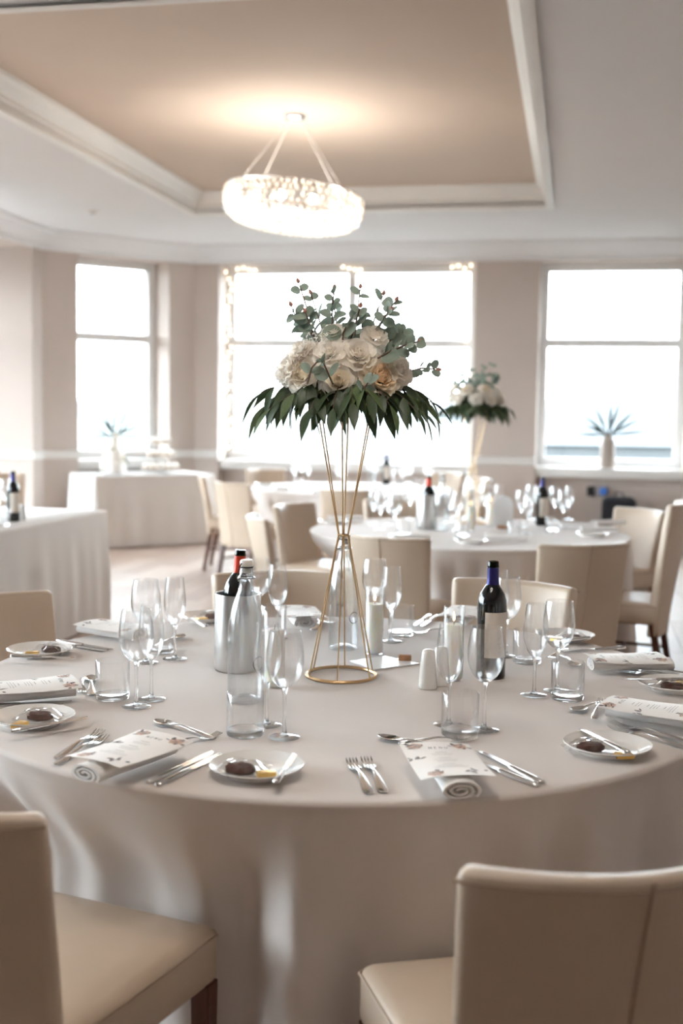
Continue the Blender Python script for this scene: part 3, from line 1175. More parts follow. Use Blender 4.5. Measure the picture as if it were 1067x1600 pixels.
# ---- cutlery: lofted strips, x runs from handle end to tip
def loft(q, st, mi=0):
    S = (-1, -0.5, 0, 0.5, 1)
    vs, fs = [], []
    for x, hw, zc, cup, th in st:
        top = [(x, hw * s, zc - cup * (1 - s * s) + th * (0.35 + 0.65 * (1 - s * s))) for s in S]
        bot = [(x, hw * s, zc - cup * (1 - s * s)) for s in S[::-1]]
        vs += top + bot
    n = 10
    for i in range(len(st) - 1):
        for k in range(n):
            k2 = (k + 1) % n
            fs.append((i * n + k, i * n + k2, (i + 1) * n + k2, (i + 1) * n + k))
    fs.append(tuple(range(n))[::-1])
    fs.append(tuple((len(st) - 1) * n + k for k in range(n)))
    q.add(vs, fs, mi)


def fork_data(L):
    q = MB()
    a = L / 0.195
    st = [(0, .004, .002, 0, .0025), (.004, .0085, .002, 0, .003), (.02, .0095, .003, 0, .003), (.06, .0065, .007, 0, .003), (.095, .0036, .010, 0, .0032), (.118, .0034, .0085, 0, .003), (.128, .006, .0065, .0003, .0022), (.137, .0105, .004, .0012, .0018), (.147, .0118, .0026, .0014, .0017)]
    loft(q, [(x * a, h * a, z, c, t) for x, h, z, c, t in st])
    for y in (-.0096, -.0032, .0032, .0096):
        pr = [(.1455, .0016, .0026), (.16, .00155, .0017), (.178, .0014, .0026), (.190, .0011, .0055), (.195, .0006, .0075)]
        vs, fs = [], []
        for x, h, z in pr:
            vs += [(x * a, (y - h) * a, z), (x * a, (y + h) * a, z), (x * a, (y + h) * a, z + .0015), (x * a, (y - h) * a, z + .0015)]
        for i in range(4):
            for k in range(4):
                k2 = (k + 1) % 4
                fs.append((4 * i + k, 4 * i + k2, 4 * i + 4 + k2, 4 * i + 4 + k))
        fs += [(3, 2, 1, 0), (16, 17, 18, 19)]
        q.add(vs, fs)
    return q.data('fork', 'steel', sharp=1.0)


def spoon_data(L):
    q = MB()
    a = L / 0.185
    st = [(0, .004, .002, 0, .0025), (.004, .0085, .002, 0, .003), (.02, .0095, .003, 0, .003), (.06, .006, .007, 0, .003), (.1, .0036, .010, 0, .0032), (.122, .0034, .0085, 0, .003), (.130, .006, .0085, .001, .0018), (.138, .0115, .0085, .0035, .0014), (.15, .0165, .0085, .0065, .0013), (.162, .0175, .0085, .0072, .0013), (.173, .0145, .0088, .0055, .0013), (.181, .0085, .009, .002, .0013), (.185, .002, .0092, 0, .0013)]
    loft(q, [(x * a, h * a, z, c, t) for x, h, z, c, t in st])
    return q.data('spoon', 'steel', sharp=1.2)


def knife_data(L):
    a = L / 0.215
    h = MB()
    loft(h, [(x * a, w * a, z, 0, t) for x, w, z, t in ((0, .004, .001, .005), (.004, .0085, .0005, .007), (.03, .0085, .0005, .0075), (.07, .0072, .001, .0065), (.098, .0062, .0012, .006), (.104, .005, .002, .0045))])
    b = MB()
    vs = []
    out = [(.103, -.0052, .0052), (.112, -.0075, .0058), (.14, -.0088, .006), (.175, -.009, .006), (.2, -.0075, .006), (.211, -.002, .0058), (.215, .004, .0056)]
    for x, y0, y1 in out:
        vs += [(x * a, y0 * a, .0030), (x * a, y1 * a, .0030), (x * a, y1 * a, .0046), (x * a, y0 * a, .0034)]
    fs = []
    for i in range(len(out) - 1):
        for k in range(4):
            k2 = (k + 1) % 4
            fs.append((4 * i + k, 4 * i + k2, 4 * i + 4 + k2, 4 * i + 4 + k))
    n = 4 * (len(out) - 1)
    fs += [(3, 2, 1, 0), (n, n + 1, n + 2, n + 3)]
    b.add(vs, fs)
    return [('handle', h.data('handle', 'steel', sharp=1.0)), ('blade', b.data('blade', 'steel', sharp=0.5))]


LEN = dict(fork=.195, dessert_fork=.168, dessert_spoon=.180, table_knife=.218, butter_knife=.172)


def cutlery(kind, tip, end, label, group, z=TZ, tilt=0.0, anchor='mid'):
    a, b = at(end[0], end[1], z), at(tip[0], tip[1], z)
    d = (b - a)
    d.z = 0
    L = LEN[kind]
    d.normalize()
    if anchor == 'tip':
        o_ = b - d * L
    elif anchor == 'end':
        o_ = a
    else:
        o_ = (a + b) / 2 - d * L / 2
    rz = math.atan2(d.y, d.x)
    m = Matrix.Translation((o_.x, o_.y, z + 0.0008)) @ Matrix.Rotation(rz, 4, 'Z') @ Matrix.Rotation(-tilt, 4, 'Y')
    if 'knife' in kind:
        D = cached(kind, lambda: knife_data(L))
        t = thing(kind, label, 'knife', group=group, mtx=m)
        for n_, d_ in D:
            ob(n_, d_, t)
        return t
    D = cached(kind, lambda: fork_data(L) if 'fork' in kind else spoon_data(L))
    return tag(ob(kind, D, None, mtx=m), label, 'fork' if 'fork' in kind else 'spoon', group)


GC = 'cutlery on the main table'
CUT = [
    ('fork', (162, 1143), (83, 1191), 'outer dinner fork of the pair left of the menu', 'A', 'mid'),
    ('fork', (189, 1140), (88, 1197), 'inner dinner fork of the pair left of the menu', 'A', 'end'),
    ('table_knife', (338.5, 1175), (225.5, 1227), 'inner table knife beside the menu', 'A', 'mid'),
    ('table_knife', (347, 1180), (245, 1230), 'outer table knife beside the bread plate', 'A', 'mid'),
    ('dessert_spoon', (236, 1129), (343, 1158), 'dessert spoon lying above the menu', 'A', 'mid'),
    ('dessert_fork', (343, 1150), (258, 1172), 'dessert fork crossing the spoon above the menu', 'A', 'tip'),
    ('fork', (546, 1187), (580, 1248), 'leftmost of the two dinner forks', 'B', 'mid'),
    ('fork', (567.5, 1182), (604, 1249), 'dinner fork nearer the rolled napkin', 'B', 'mid'),
    ('table_knife', (752, 1178), (848, 1226), 'outer table knife', 'B', 'end'),
    ('table_knife', (748, 1194), (841, 1231), 'inner table knife beside the menu', 'B', 'end'),
    ('dessert_spoon', (591, 1155), (700, 1176), 'dessert spoon tucked under the menu', 'B', 'tip'),
    ('dessert_fork', (735, 1158), (632, 1163), 'dessert fork lying above the menu', 'B', 'mid'),
    ('fork', (953, 1139), (1080, 1173), 'nearer dinner fork of the stacked pair', 'C', 'tip'),
    ('fork', (955, 1132), (1080, 1163), 'farther dinner fork of the stacked pair', 'C', 'tip'),
    ('dessert_spoon', (893, 1116), (950, 1100), 'dessert spoon left of the menu', 'C', 'tip'),
    ('dessert_fork', (942, 1091), (925, 1132), 'dessert fork standing across the spoon', 'C', 'mid'),
    ('fork', (964, 1050), (1075, 1063), 'nearer dinner fork below the napkin', 'D', 'tip'),
    ('fork', (968, 1046), (1078, 1055), 'farther dinner fork below the napkin', 'D', 'tip'),
    ('table_knife', (876, 1020), (976, 1013), 'table knife above the napkin', 'D', 'mid'),
    ('dessert_spoon', (901, 1046), (862, 1014), 'dessert spoon behind the tumbler', 'D', 'tip'),
    ('dessert_fork', (857, 1032), (892, 1012), 'dessert fork behind the tumbler', 'D', 'tip'),
    ('table_knife', (636, 988), (671, 962), 'left table knife', 'E', 'end'),
    ('table_knife', (646, 989), (684, 963), 'right table knife', 'E', 'end'),
    ('dessert_fork', (642, 991), (690, 988), 'dessert fork below the knives', 'E', 'tip'),
    ('dessert_spoon', (508, 968), (488, 988), 'dessert spoon beside the wire stand', 'F', 'mid'),
    ('dessert_fork', (517, 974), (493, 983), 'dessert fork beside the wire stand', 'F', 'mid'),
    ('table_knife', (167, 1019.5), (74, 1005), 'nearer table knife', 'G', 'mid'),
    ('table_knife', (181, 1018), (83, 1001), 'farther table knife', 'G', 'mid'),
    ('dessert_spoon', (287, 996), (238, 1014), 'dessert spoon behind the flute', 'G', 'tip'),
    ('dessert_fork', (128, 1087), (129, 1064), 'dessert fork beside the menu', 'H', 'tip'),
    ('dessert_spoon', (142, 1058), (143, 1091), 'dessert spoon beside the tumbler', 'H', 'mid'),
    ('table_knife', (112, 1099), (-8, 1104), 'longer-showing table knife below the menu', 'H', 'tip'),
    ('table_knife', (99, 1103), (-20, 1109), 'lower table knife above the bread plate', 'H', 'tip'),
]
SHORT = {'A': 'near left setting', 'B': 'near centre setting', 'C': 'right-edge setting', 'D': 'upper right setting', 'E': 'far setting behind the candle', 'F': 'far setting behind the cooler', 'G': 'upper left setting', 'H': 'left-edge setting'}
for k_, t_, e_, l_, s_, a_ in CUT:
    cutlery(k_, t_, e_, 'steel ' + l_ + ', ' + SHORT[s_], GC, anchor=a_, z=TZ + (0.012 if (k_ == 'dessert_fork' and s_ in 'CDF') else 0))


# ---- menus on rolled napkins
def napkin_data():
    q = MB()
    Ln, turns = 0.215, 2.6
    n = 46
    th = 0.0032
    prof = []
    for i in range(n + 1):
        a = turns * 2 * math.pi * i / n
        r = 0.0045 + 0.0148 * (i / n)
        prof.append((r, a))
    def nz(r, a):
        return 1 + (0.10 * mnoise.noise(Vector((math.cos(a) * 1.7, math.sin(a) * 1.7, a * 0.35))) if r < 0.0185 else 0.0)
    outer = [(1.75 * r * nz(r, a) * math.cos(a), 0.020 + r * nz(r, a) * 0.96 * math.sin(a)) for r, a in prof]
    inner_ = [(1.75 * (r - th) * nz(r, a) * math.cos(a), 0.020 + (r - th) * nz(r, a) * 0.96 * math.sin(a)) for r, a in prof]
    xs = [-Ln / 2 + 0.004, -Ln / 2, -Ln / 4, 0, Ln / 4, Ln / 2, Ln / 2 - 0.004]
    m = n + 1
    vs, fs = [], []
    for x in xs[1:6]:
        wob = 1.08 + 0.05 * math.sin(x * 40)
        for (y, z) in outer:
            vs.append((x, y * wob, z))
        for (y, z) in inner_:
            vs.append((x, y * wob, z))
    k = 2 * m
    for j in range(4):
        for i in range(n):
            fs.append((j * k + i, j * k + i + 1, (j + 1) * k + i + 1, (j + 1) * k + i))
            fs.append((j * k + m + i, (j + 1) * k + m + i, (j + 1) * k + m + i + 1, j * k + m + i + 1))
        fs.append((j * k, (j + 1) * k, (j + 1) * k + m, j * k + m))
        fs.append((j * k + n, j * k + m + n, (j + 1) * k + m + n, (j + 1) * k + n))
    for j in (0, 4):
        for i in range(n):
            fs.append((j * k + i, j * k + m + i, j * k + m + i + 1, j * k + i + 1))
    q.add(vs, fs)
    return q.data('napkin', 'napkin', sharp=0.9)


CARD_L, CARD_W = 0.205, 0.135


def card_map(u, v, off=0.0):
    """u along the card (0 outer end .. 1 top), v across -1..1"""
    x = (u - 0.5) * CARD_L
    y = v * CARD_W / 2
    z = 0.0425 - 0.005 * abs(v) ** 2.0 - 0.003 * math.sin(u * 3.14) + 0.003 * v * (u - 0.5) + off
    return (x, y, z)


def card_data():
    q = MB()
    nu, nv = 10, 12
    for off in (0, 0.0007):
        vs = [card_map(i / nu, -1 + 2 * j / nv, off) for i in range(nu + 1) for j in range(nv + 1)]
        fs = []
        for i in range(nu):
            for j in range(nv):
                a = i * (nv + 1) + j
                f = (a, a + nv + 1, a + nv + 2, a + 1)
                fs.append(f if off == 0 else f[::-1])
        q.add(vs, fs)
    sheet = q.data('menu_sheet', 'card', fix=False, sharp=3)
    # print: strokes mapped onto the curved card
    P, G, Bp = MB(), MB(), MB()

    def stroke(mbx, u0, v0, u1, v1, w):
        L = math.hypot((u1 - u0) * CARD_L, (v1 - v0) * CARD_W / 2) or 1e-6
        nu_, nv_ = -(v1 - v0) * CARD_W / 2 / L, (u1 - u0) * CARD_L / L
        n = max(1, int(L / 0.012))
        vs, fs = [], []
        for i in range(n + 1):
            t = i / n
            u, v = u0 + (u1 - u0) * t, v0 + (v1 - v0) * t
            for s in (-1, 1):
                vs.append(card_map(u + s * nu_ * w / 2 / CARD_L, v + s * nv_ * w / 2 / (CARD_W / 2), 0.0011))
        for i in range(n):
            fs.append((2 * i, 2 * i + 1, 2 * i + 3, 2 * i + 2))
        mbx.add(vs, fs)

    # MENU, read from the outer end: letters advance towards -v
    def letter(pts_list, cx, w=0.0011):
        hL, wL = 0.040, 0.075
        for (x0, y0, x1, y1) in pts_list:
            stroke(P, 0.805 + y0 * hL, cx - (x0 - 0.5) * wL, 0.805 + y1 * hL, cx - (x1 - 0.5) * wL, w)

    LET = {'M': [(0, 0, 0, 1), (0, 1, .5, .2), (.5, .2, 1, 1), (1, 1, 1, 0)], 'E': [(.15, 0, .15, 1), (.15, 1, .85, 1), (.15, .5, .7, .5), (.15, 0, .85, 0)],
           'N': [(.05, 0, .05, 1), (.05, 1, .95, 0), (.95, 0, .95, 1)], 'U': [(.05, 1, .05, .25), (.05, .25, .3, 0), (.3, 0, .7, 0), (.7, 0, .95, .25), (.95, .25, .95, 1)]}
    for i, c in enumerate('MENU'):
        letter(LET[c], 0.23 - i * 0.15)
    rr = random.Random(4)
    for u, n in ((.70, 1), (.655, 2), (.54, 1), (.495, 3), (.36, 1), (.315, 3)):
        for k in range(n):
            wdt = rr.uniform(.24, .50) if n > 1 else 0.17
            stroke(G, u - k * 0.03, wdt, u - k * 0.03, -wdt, 0.0009 if n > 1 else 0.0014)

    def leafp(mbx, u, v, ang, L, w):
        n = 5
        vs, fs = [], []
        for i in range(n + 1):
            t = i / n
            hw = w * math.sin(math.pi * t) ** 0.8
            for s in (-1, 1):
                x = t * L
                y = s * hw
                du = (x * math.cos(ang) - y * math.sin(ang)) / CARD_L
                dv = (x * math.sin(ang) + y * math.cos(ang)) / (CARD_W / 2)
                vs.append(card_map(min(.995, max(.005, u + du)), min(.99, max(-.99, v + dv)), 0.0012))
        for i in range(n):
            fs.append((2 * i, 2 * i + 1, 2 * i + 3, 2 * i + 2))
        mbx.add(vs, fs)

    for (u, v, k) in ((.90, .62, 1), (.88, -.66, 1), (.10, .55, 1), (.10, -.6, 0), (.55, .88, 0)):
        for i in range(9):
            leafp(P if i % 2 else G, u + rr.uniform(-.05, .05), v + rr.uniform(-.2, .2), rr.uniform(0, 6.28), rr.uniform(.009, .018), rr.uniform(.0016, .004))
        if k:
            for i in range(7):
                leafp(Bp, u + 0.0, v, i * 0.9, 0.016, 0.0055)
    return [('menu_sheet', sheet), ('print_dark', P.data('print_dark', 'ink', fix=False)), ('print_grey', G.data('print_grey', 'ink_grey', fix=False)), ('print_flower', Bp.data('print_flower', 'blush_print', fix=False))]


MEN = {'A': ((252, 1156), (152, 1191)), 'B': ((682, 1172), (712, 1213)), 'C': ((951, 1099), (1088, 1118)), 'D': ((914, 1030), (1043, 1030)), 'E': ((712, 968), (738, 950)), 'F': ((484, 974), (455, 944)), 'G': ((218, 985), (142, 974)), 'H': ((112, 1067), (-16, 1078))}
MLAB = {'A': 'near-left setting beside two knives', 'B': 'near-centre setting in front of the tumbler', 'C': 'right table edge', 'D': 'upper right of the table', 'E': 'far side behind the wine bottle', 'F': 'far side behind the steel cooler', 'G': 'upper left beside the long table', 'H': 'left table edge with dark leaf print'}
for s_, (inn, out) in MEN.items():
    zc = TZ + 0.035
    a, b = at(out[0], out[1], zc), at(inn[0], inn[1], zc)
    d = (b - a); d.z = 0; d.normalize()
    c = (a + b) / 2
    rz = math.atan2(d.y, d.x)
    nd = cached('napkin', napkin_data)
    sh = -0.012
    tag(ob('napkin', nd, None, (c.x + d.x * sh, c.y + d.y * sh, TZ + 0.0015), rz), 'white rolled napkin under the menu, ' + MLAB[s_], 'napkin', 'rolled napkins on the main table')
    t = thing('menu_card', 'floral printed menu card on a rolled napkin, ' + MLAB[s_], 'menu', (c.x, c.y, TZ + 0.0015), rz, 'menus on the main table')
    for n_, d_ in cached('card', card_data):
        o = ob(n_, d_, t)
        if n_ != 'menu_sheet':
            o['kind'] = 'stuff'


# ---- bread plates with treats
def plate_data():
    p_ = [(0, 0.002), (.052, .002), (.054, 0), (.058, 0), (.060, .004), (.076, .013), (.0872, .0175), (.0880, .0188), (.0872, .0198), (.078, .0165), (.062, .0085), (.056, .0065), (0, .0058)]
    return lathe_data('side_plate', p_, 'porcelain', 56, sharp=1.0)


def brownie_data():
    q = MB()
    prof = [(0, 0), (.80, 0), (1.0, .15), (1.0, .7), (.85, 1.0), (0, 1.02)]
    seg = 18
    vs = []
    q.lathe([(r * .027, z * .014) for r, z in prof], seg)
    q.v = [(x * 1.05 * (1 + .12 * mnoise.noise(Vector((x * 90, y * 90, z * 90)))), y * .72 * (1 + .15 * mnoise.noise(Vector((x * 90, y * 90, 5)))), z) for x, y, z in q.v]
    a = q.data('brownie', 'brownie')
    w = MB()
    n = 12
    vs, fs = [], []
    for i in range(n + 1):
        for j in range(n + 1):
            x, y = (-1 + 2 * i / n), (-1 + 2 * j / n)
            r = max(abs(x) * 1.0, abs(y))
            z = .0165 * (1 - smooth01((r - .42) / .5)) + .006 * mnoise.noise(Vector((x * 3.1, y * 3.1, 2))) + .003 * mnoise.noise(Vector((x * 8, y * 8, 4))) + .004
            vs.append((x * .052, y * .036 * (1 + .2 * x), max(.001, z)))
    for i in range(n):
        for j in range(n):
            k = i * (n + 1) + j
            fs.append((k, k + n + 1, k + n + 2, k + 1))
    w.add(vs, fs)
    return [('brownie', a), ('wrapper', w.data('wrapper', 'cellophane', smooth=False, fix=False))]


def butter_data():
    q = MB(); q.box((0, 0, .0055), (.036, .024, .011))
    return q.data('butter_portion', 'gold_foil', bevel=.003)


PLATES = [  # centre, knife tip/end, brownie, butter, place words
    ((401, 1209), (462, 1180), (430, 1226), (375, 1206), (416, 1214), 'front plate beside the two forks'),
    ((949, 1175), (898, 1138), (993, 1184), (922, 1172), (975, 1184), 'plate at the right front edge'),
    ((1053, 1078), (972, 1064), (1075, 1064), (1050, 1076), (1068, 1070), 'plate cut by the right picture edge'),
    ((883, 1000), (868, 1004), (905, 1000), (893, 999), (870, 1002), 'plate behind the right wine glass'),
    ((322, 970), (292, 966), (322, 980), (333, 966), (315, 970), 'plate behind the steel cooler'),
    ((62, 1023), (126, 1031), (6, 1026), (80, 1018), (50, 1024), 'plate at the upper left edge'),
    ((52, 1130), (150, 1122), (3, 1147), (62, 1123), (31, 1136), 'plate at the left front edge'),
]
for pc, kt, ke, bp_, bu, words in PLATES:
    p_ = at(pc[0], pc[1], TZ)
    tag(ob('side_plate', cached('plate', plate_data), None, (p_.x, p_.y, TZ + .0008)), 'white round side plate, ' + words, 'plate', 'side plates on the main table')
    t_ = cutlery('butter_knife', kt, ke, 'steel butter knife resting on the ' + words, GC, z=TZ + .0195)
    b_ = at(bp_[0], bp_[1], TZ + .008)
    t = thing('wrapped_brownie', 'clear-wrapped chocolate brownie on the ' + words, 'brownie', (b_.x, b_.y, TZ + .0073), rnd.uniform(-.5, .5), 'wrapped brownies on the plates')
    for n_, d_ in cached('brownie', brownie_data):
        ob(n_, d_, t)
    b_ = at(bu[0], bu[1], TZ + .008)
    tag(ob('butter_portion', cached('butter', butter_data), None, (b_.x, b_.y, TZ + .0073), rnd.uniform(0, 1.5)), 'gold foil butter portion on the ' + words, 'butter', 'butter portions on the plates')


# ---- bottles, cooler, candles, cruets, stand
def swing_bottle(px, py, label, group, z=TZ, logo=0.0, rz=0.0, stop=True):
    def make():
        o_ = [(0, .012), (.018, .010), (.030, .003), (.036, 0), (.0405, .003), (.0422, .010), (.0422, .150), (.0405, .180), (.035, .212), (.0265, .240), (.0195, .258), (.0165, .272), (.0158, .282), (.0188, .286), (.0188, .292), (.0165, .295), (.0150, .312)]
        th = .0024
        inn = [(.0126, .312), (.013, .282), (.0138, .271), (.0170, .257), (.0240, .239), (.0325, .211), (.038, .179), (.0398, .150), (.0398, .012), (.036, .007), (.028, .008), (.018, .014), (0, .016)]
        L = [('bottle_glass', lathe_data('bottle_glass', o_ + inn, 'bottle_glass', 40))]
        L.append(('stopper', lathe_data('stopper', [(0, .300), (.0105, .300), (.0115, .3135), (.0145, .3145), (.0155, .318), (.0155, .326), (.013, .330), (0, .331)], 'cork_white', 24)))
        L.append(('gasket', lathe_data('gasket', [(.0118, .3125), (.0152, .3125), (.0152, .3148), (.0118, .3148), (.0118, .3125)], 'rubber', 24)))
        q = MB()
        q.tube([(.0195 * math.cos(2 * math.pi * i / 24), .0195 * math.sin(2 * math.pi * i / 24), .289) for i in range(24)], .0016, 6, closed=True)
        for s in (-1, 1):
            q.tube([(s * .0195, 0, .289), (s * .023, .004, .284), (s * .026, .006, .292), (s * .0215, .002, .312), (s * .017, 0, .322), (s * .0155, 0, .322)], .0015, 6)
        L.append(('wire_bail', q.data('wire_bail', 'dark_steel')))
        q = MB()
        n = 28
        q.tube([(.0430 * math.sin(.36 * math.cos(a)), -.0430 * math.cos(.36 * math.cos(a)), .095 + .0155 * math.sin(a)) for a in [0.75 + (2 * math.pi - 1.5) * i / n for i in range(n + 1)]], .0009, 5)
        L.append(('logo', q.data('logo', 'ink')))
        return L

    D = cached('swing', make)
    p_ = at(px, py, z)
    t = thing('swing_top_bottle', label, 'bottle', (p_.x, p_.y, z + .0008), rz, group)
    for n_, d_ in D:
        ob(n_, d_, t)
    return t


def wine_bottle(px, py, label, group, z=TZ, foil='blue_foil', rz=0.0, label_on=True, pos=None, tilt=None):
    def make():
        body = [(0, .002), (.030, 0), (.0355, .002), (.0375, .006), (.0375, .185), (.0365, .200), (.031, .217), (.0225, .230), (.0165, .240), (.0146, .250), (.0140, .262)]
        L = [('body', lathe_data('body', body + [(0, .262)], 'dark_bottle', 36))]
        ln = MB()
        vs, fs = [], []
        n = 16
        for z_ in (.056, .172):
            for i in range(n + 1):
                a = -math.pi / 2 - .1 + 1.9 * (i / n - .5) + .45
                for r in (.0378, .0381):
                    vs.append((r * math.cos(a), r * math.sin(a), z_))
        m = 2 * (n + 1)
        for i in range(n):
            a = 2 * i
            fs += [(a + 1, a + 3, m + a + 3, m + a + 1), (a, m + a, m + a + 2, a + 2), (a, a + 2, a + 3, a + 1), (m + a, m + a + 1, m + a + 3, m + a + 2)]
        ln.add(vs, fs)
        L.append(('label', ln.data('label', 'paper_label', sharp=0.7)))
        ln = MB()
        for (a0, a1, z0, z1) in ((-1.35, -1.05, .100, .112), (-1.35, -0.95, .092, .093), (-1.2, -1.0, .082, .0825)):
            ln.tube([(.0384 * math.cos(a0 + (a1 - a0) * i / 6), .0384 * math.sin(a0 + (a1 - a0) * i / 6), z0 + (z1 - z0) * i / 6) for i in range(7)], .0004, 4)
        L.append(('label_mark', ln.data('label_mark', 'ink_grey')))
        L.append(('neck_ring', lathe_data('neck_ring', [(.0105, .282), (.0142, .282), (.0148, .2845), (.0148, .288), (.0140, .2900), (.0138, .2975), (.0130, .299), (.0105, .299), (.0105, .282)], 'green_glass', 24)))
        return L

    D = cached('wineb', make)
    F_ = cached('foil' + foil, lambda: lathe_data('foil', [(.0172, .240), (.0156, .250), (.0150, .262), (.0147, .283), (.0125, .284), (0, .284)], foil, 24))
    p_ = pos or at(px, py, z)
    t = thing('wine_bottle', label, 'wine bottle', (p_.x, p_.y, p_.z + .0008), rz, group)
    for n_, d_ in D:
        if n_ in ('label', 'label_mark') and not label_on:
            continue
        if n_ == 'label_mark':
            continue
        ob(n_, d_, t)
    lab = [c_ for c_ in t.children if c_.name.startswith('label')]
    if label_on:
        for n_, d_ in D:
            if n_ == 'label_mark':
                ob(n_, d_, lab[0])
    ob('foil', F_, t)
    if tilt:
        t.rotation_euler = tilt
    return t


def cooler(px, py, label, group=None, z=TZ):
    D = cached('cooler', lambda: [('bucket', lathe_data('bucket', [(0, 0), (.055, 0), (.0585, .003), (.060, .010), (.060, .197), (.0592, .200), (.0565, .200), (.0555, .196), (.0555, .012), (0, .012)], 'brushed_steel', 48))])
    p_ = at(px, py, z)
    return tag(ob('wine_cooler', D[0][1], None, (p_.x, p_.y, z + .0008)), label, 'wine cooler', group)


def candle(px, py, label, group, z=TZ, lit=True, ht=.172):
    def make():
        tube_ = [(0, 0), (.024, 0), (.0258, .002), (.0258, .188), (.0252, .1888), (.0246, .188), (.0246, .004), (0, .004)]
        L = [('glass_tube', lathe_data('glass_tube', tube_, 'tube_glass', 32)), ('wax_pillar', lathe_data('wax_pillar', [(0, .0045), (.0238, .0045), (.0240, .006), (.0240, .139), (.0225, .142), (.012, .1405), (0, .140)], 'wax', 32))]
        q = MB(); q.tube([(0, 0, .140), (.0005, 0, .147), (.0015, 0, .152)], .0009, 5)
        L.append(('wick', q.data('wick', 'wick')))
        L.append(('flame', lathe_data('flame', [(0, .1495), (.0026, .1525), (.0036, .157), (.0028, .164), (.0012, .171), (0, .176)], 'flame', 12)))
        return L

    D = cached('candle', make)
    p_ = at(px, py, z)
    t = thing('pillar_candle', label, 'candle', (p_.x, p_.y, z + .0008), 0, group)
    for n_, d_ in D:
        if n_ == 'flame' and not lit:
            continue
        ob(n_, d_, t)
    return t


def shaker(px, py, label, nholes):
    def make():
        q = MB()
        n = 28
        vs, rows = [], []
        for r, z in ((0, 0), (.021, 0), (.0225, .003), (.0222, .012), (.0175, .07), (.0155, .088), (.0135, .094), (.008, .097), (0, .0975)):
            row = []
            for k in range(n):
                a = 2 * math.pi * k / n
                c, s = math.cos(a), math.sin(a)
                p4 = (abs(c) ** 3 + abs(s) ** 3) ** (-1 / 3)
                row.append((r * p4 * c, r * p4 * s * .82, z))
            rows.append(row)
        vs = [p_ for r in rows for p_ in r]
        fs = [(i * n + k, i * n + (k + 1) % n, (i + 1) * n + (k + 1) % n, (i + 1) * n + k) for i in range(len(rows) - 1) for k in range(n)]
        q.add(vs, fs)
        return q.data('shaker', 'porcelain', sharp=1.2)

    p_ = at(px, py, TZ)
    t = thing('shaker', label, 'shaker', (p_.x, p_.y, TZ + .0008), 0.3, 'salt and pepper pots')
    ob('pot', cached('shaker', make), t)
    q = MB()
    for i in range(nholes):
        a = 2 * math.pi * i / nholes
        q.lathe([(0, .0002), (.0009, 0)], 6, Matrix.Translation((.004 * math.cos(a), .004 * math.sin(a), .0976)))
    ob('holes', q.data('holes', 'ink', fix=False), t)
    return t


cooler(371, 1046, 'brushed steel wine cooler holding the red-topped bottle')
cp_ = at(371, 1046, TZ)
wine_bottle(0, 0, 'open wine bottle with red foil standing in the steel cooler', 'wine bottles on the tables', foil='red_foil', label_on=False, pos=Vector((cp_.x - .010, cp_.y + .006, TZ + .013)), tilt=(0, math.radians(3), 0.4))
swing_bottle(383.5, 1096, 'clear swing-top water bottle in front of the steel cooler', 'water bottles on the tables', rz=0.85)
swing_bottle(536, 1014, 'frosted swing-top water bottle behind the gold wire stand', 'water bottles on the tables', rz=0.75)
wine_bottle(766, 1058, 'open dark wine bottle with blue foil and cream label', 'wine bottles on the tables', rz=0.0)
candle(584, 1022, 'lit white pillar candle in glass tube beside the wire stand', 'pillar candles')
candle(707, 1062, 'lit white pillar candle behind the salt and pepper pots', 'pillar candles')
candle(428, 1073, 'pillar candle in glass tube behind the front-left wine glasses', 'pillar candles', lit=False)
shaker(668, 1076, 'white ceramic shaker, front one of the pair', 5)
shaker(688, 1071, 'white ceramic shaker, back one of the pair', 1)

# fallen table-number plate with its wooden foot
pl = [at(546.6, 1034.6, TZ), at(602, 1026.6, TZ), at(655, 1038.5, TZ), at(584, 1048, TZ)]
c0 = sum(pl, Vector()) / 4
q = MB()
vs = [(p_ - c0) + Vector((0, 0, z)) for z in (0.0, .003) for p_ in pl]
q.add(vs, [(3, 2, 1, 0), (4, 5, 6, 7), (0, 1, 5, 4), (1, 2, 6, 5), (2, 3, 7, 6), (3, 0, 4, 7)])
t = thing('table_sign', 'glossy white sign plate lying flat beside the candle, small wooden block on it', 'sign', (c0.x, c0.y, TZ + .001))
MATS['sign_white'] = mat('sign_white', srgb(236, 236, 236), 0.3, var=0.005)
ob('plate', q.data('plate', 'sign_white', smooth=False), t)
wb = at(632.5, 1034, TZ) - c0
q = MB(); q.box((wb.x, wb.y, .0105), (.034, .016, .015))
ob('wooden_foot', q.data('wooden_foot', 'wood_block', bevel=.001), t)


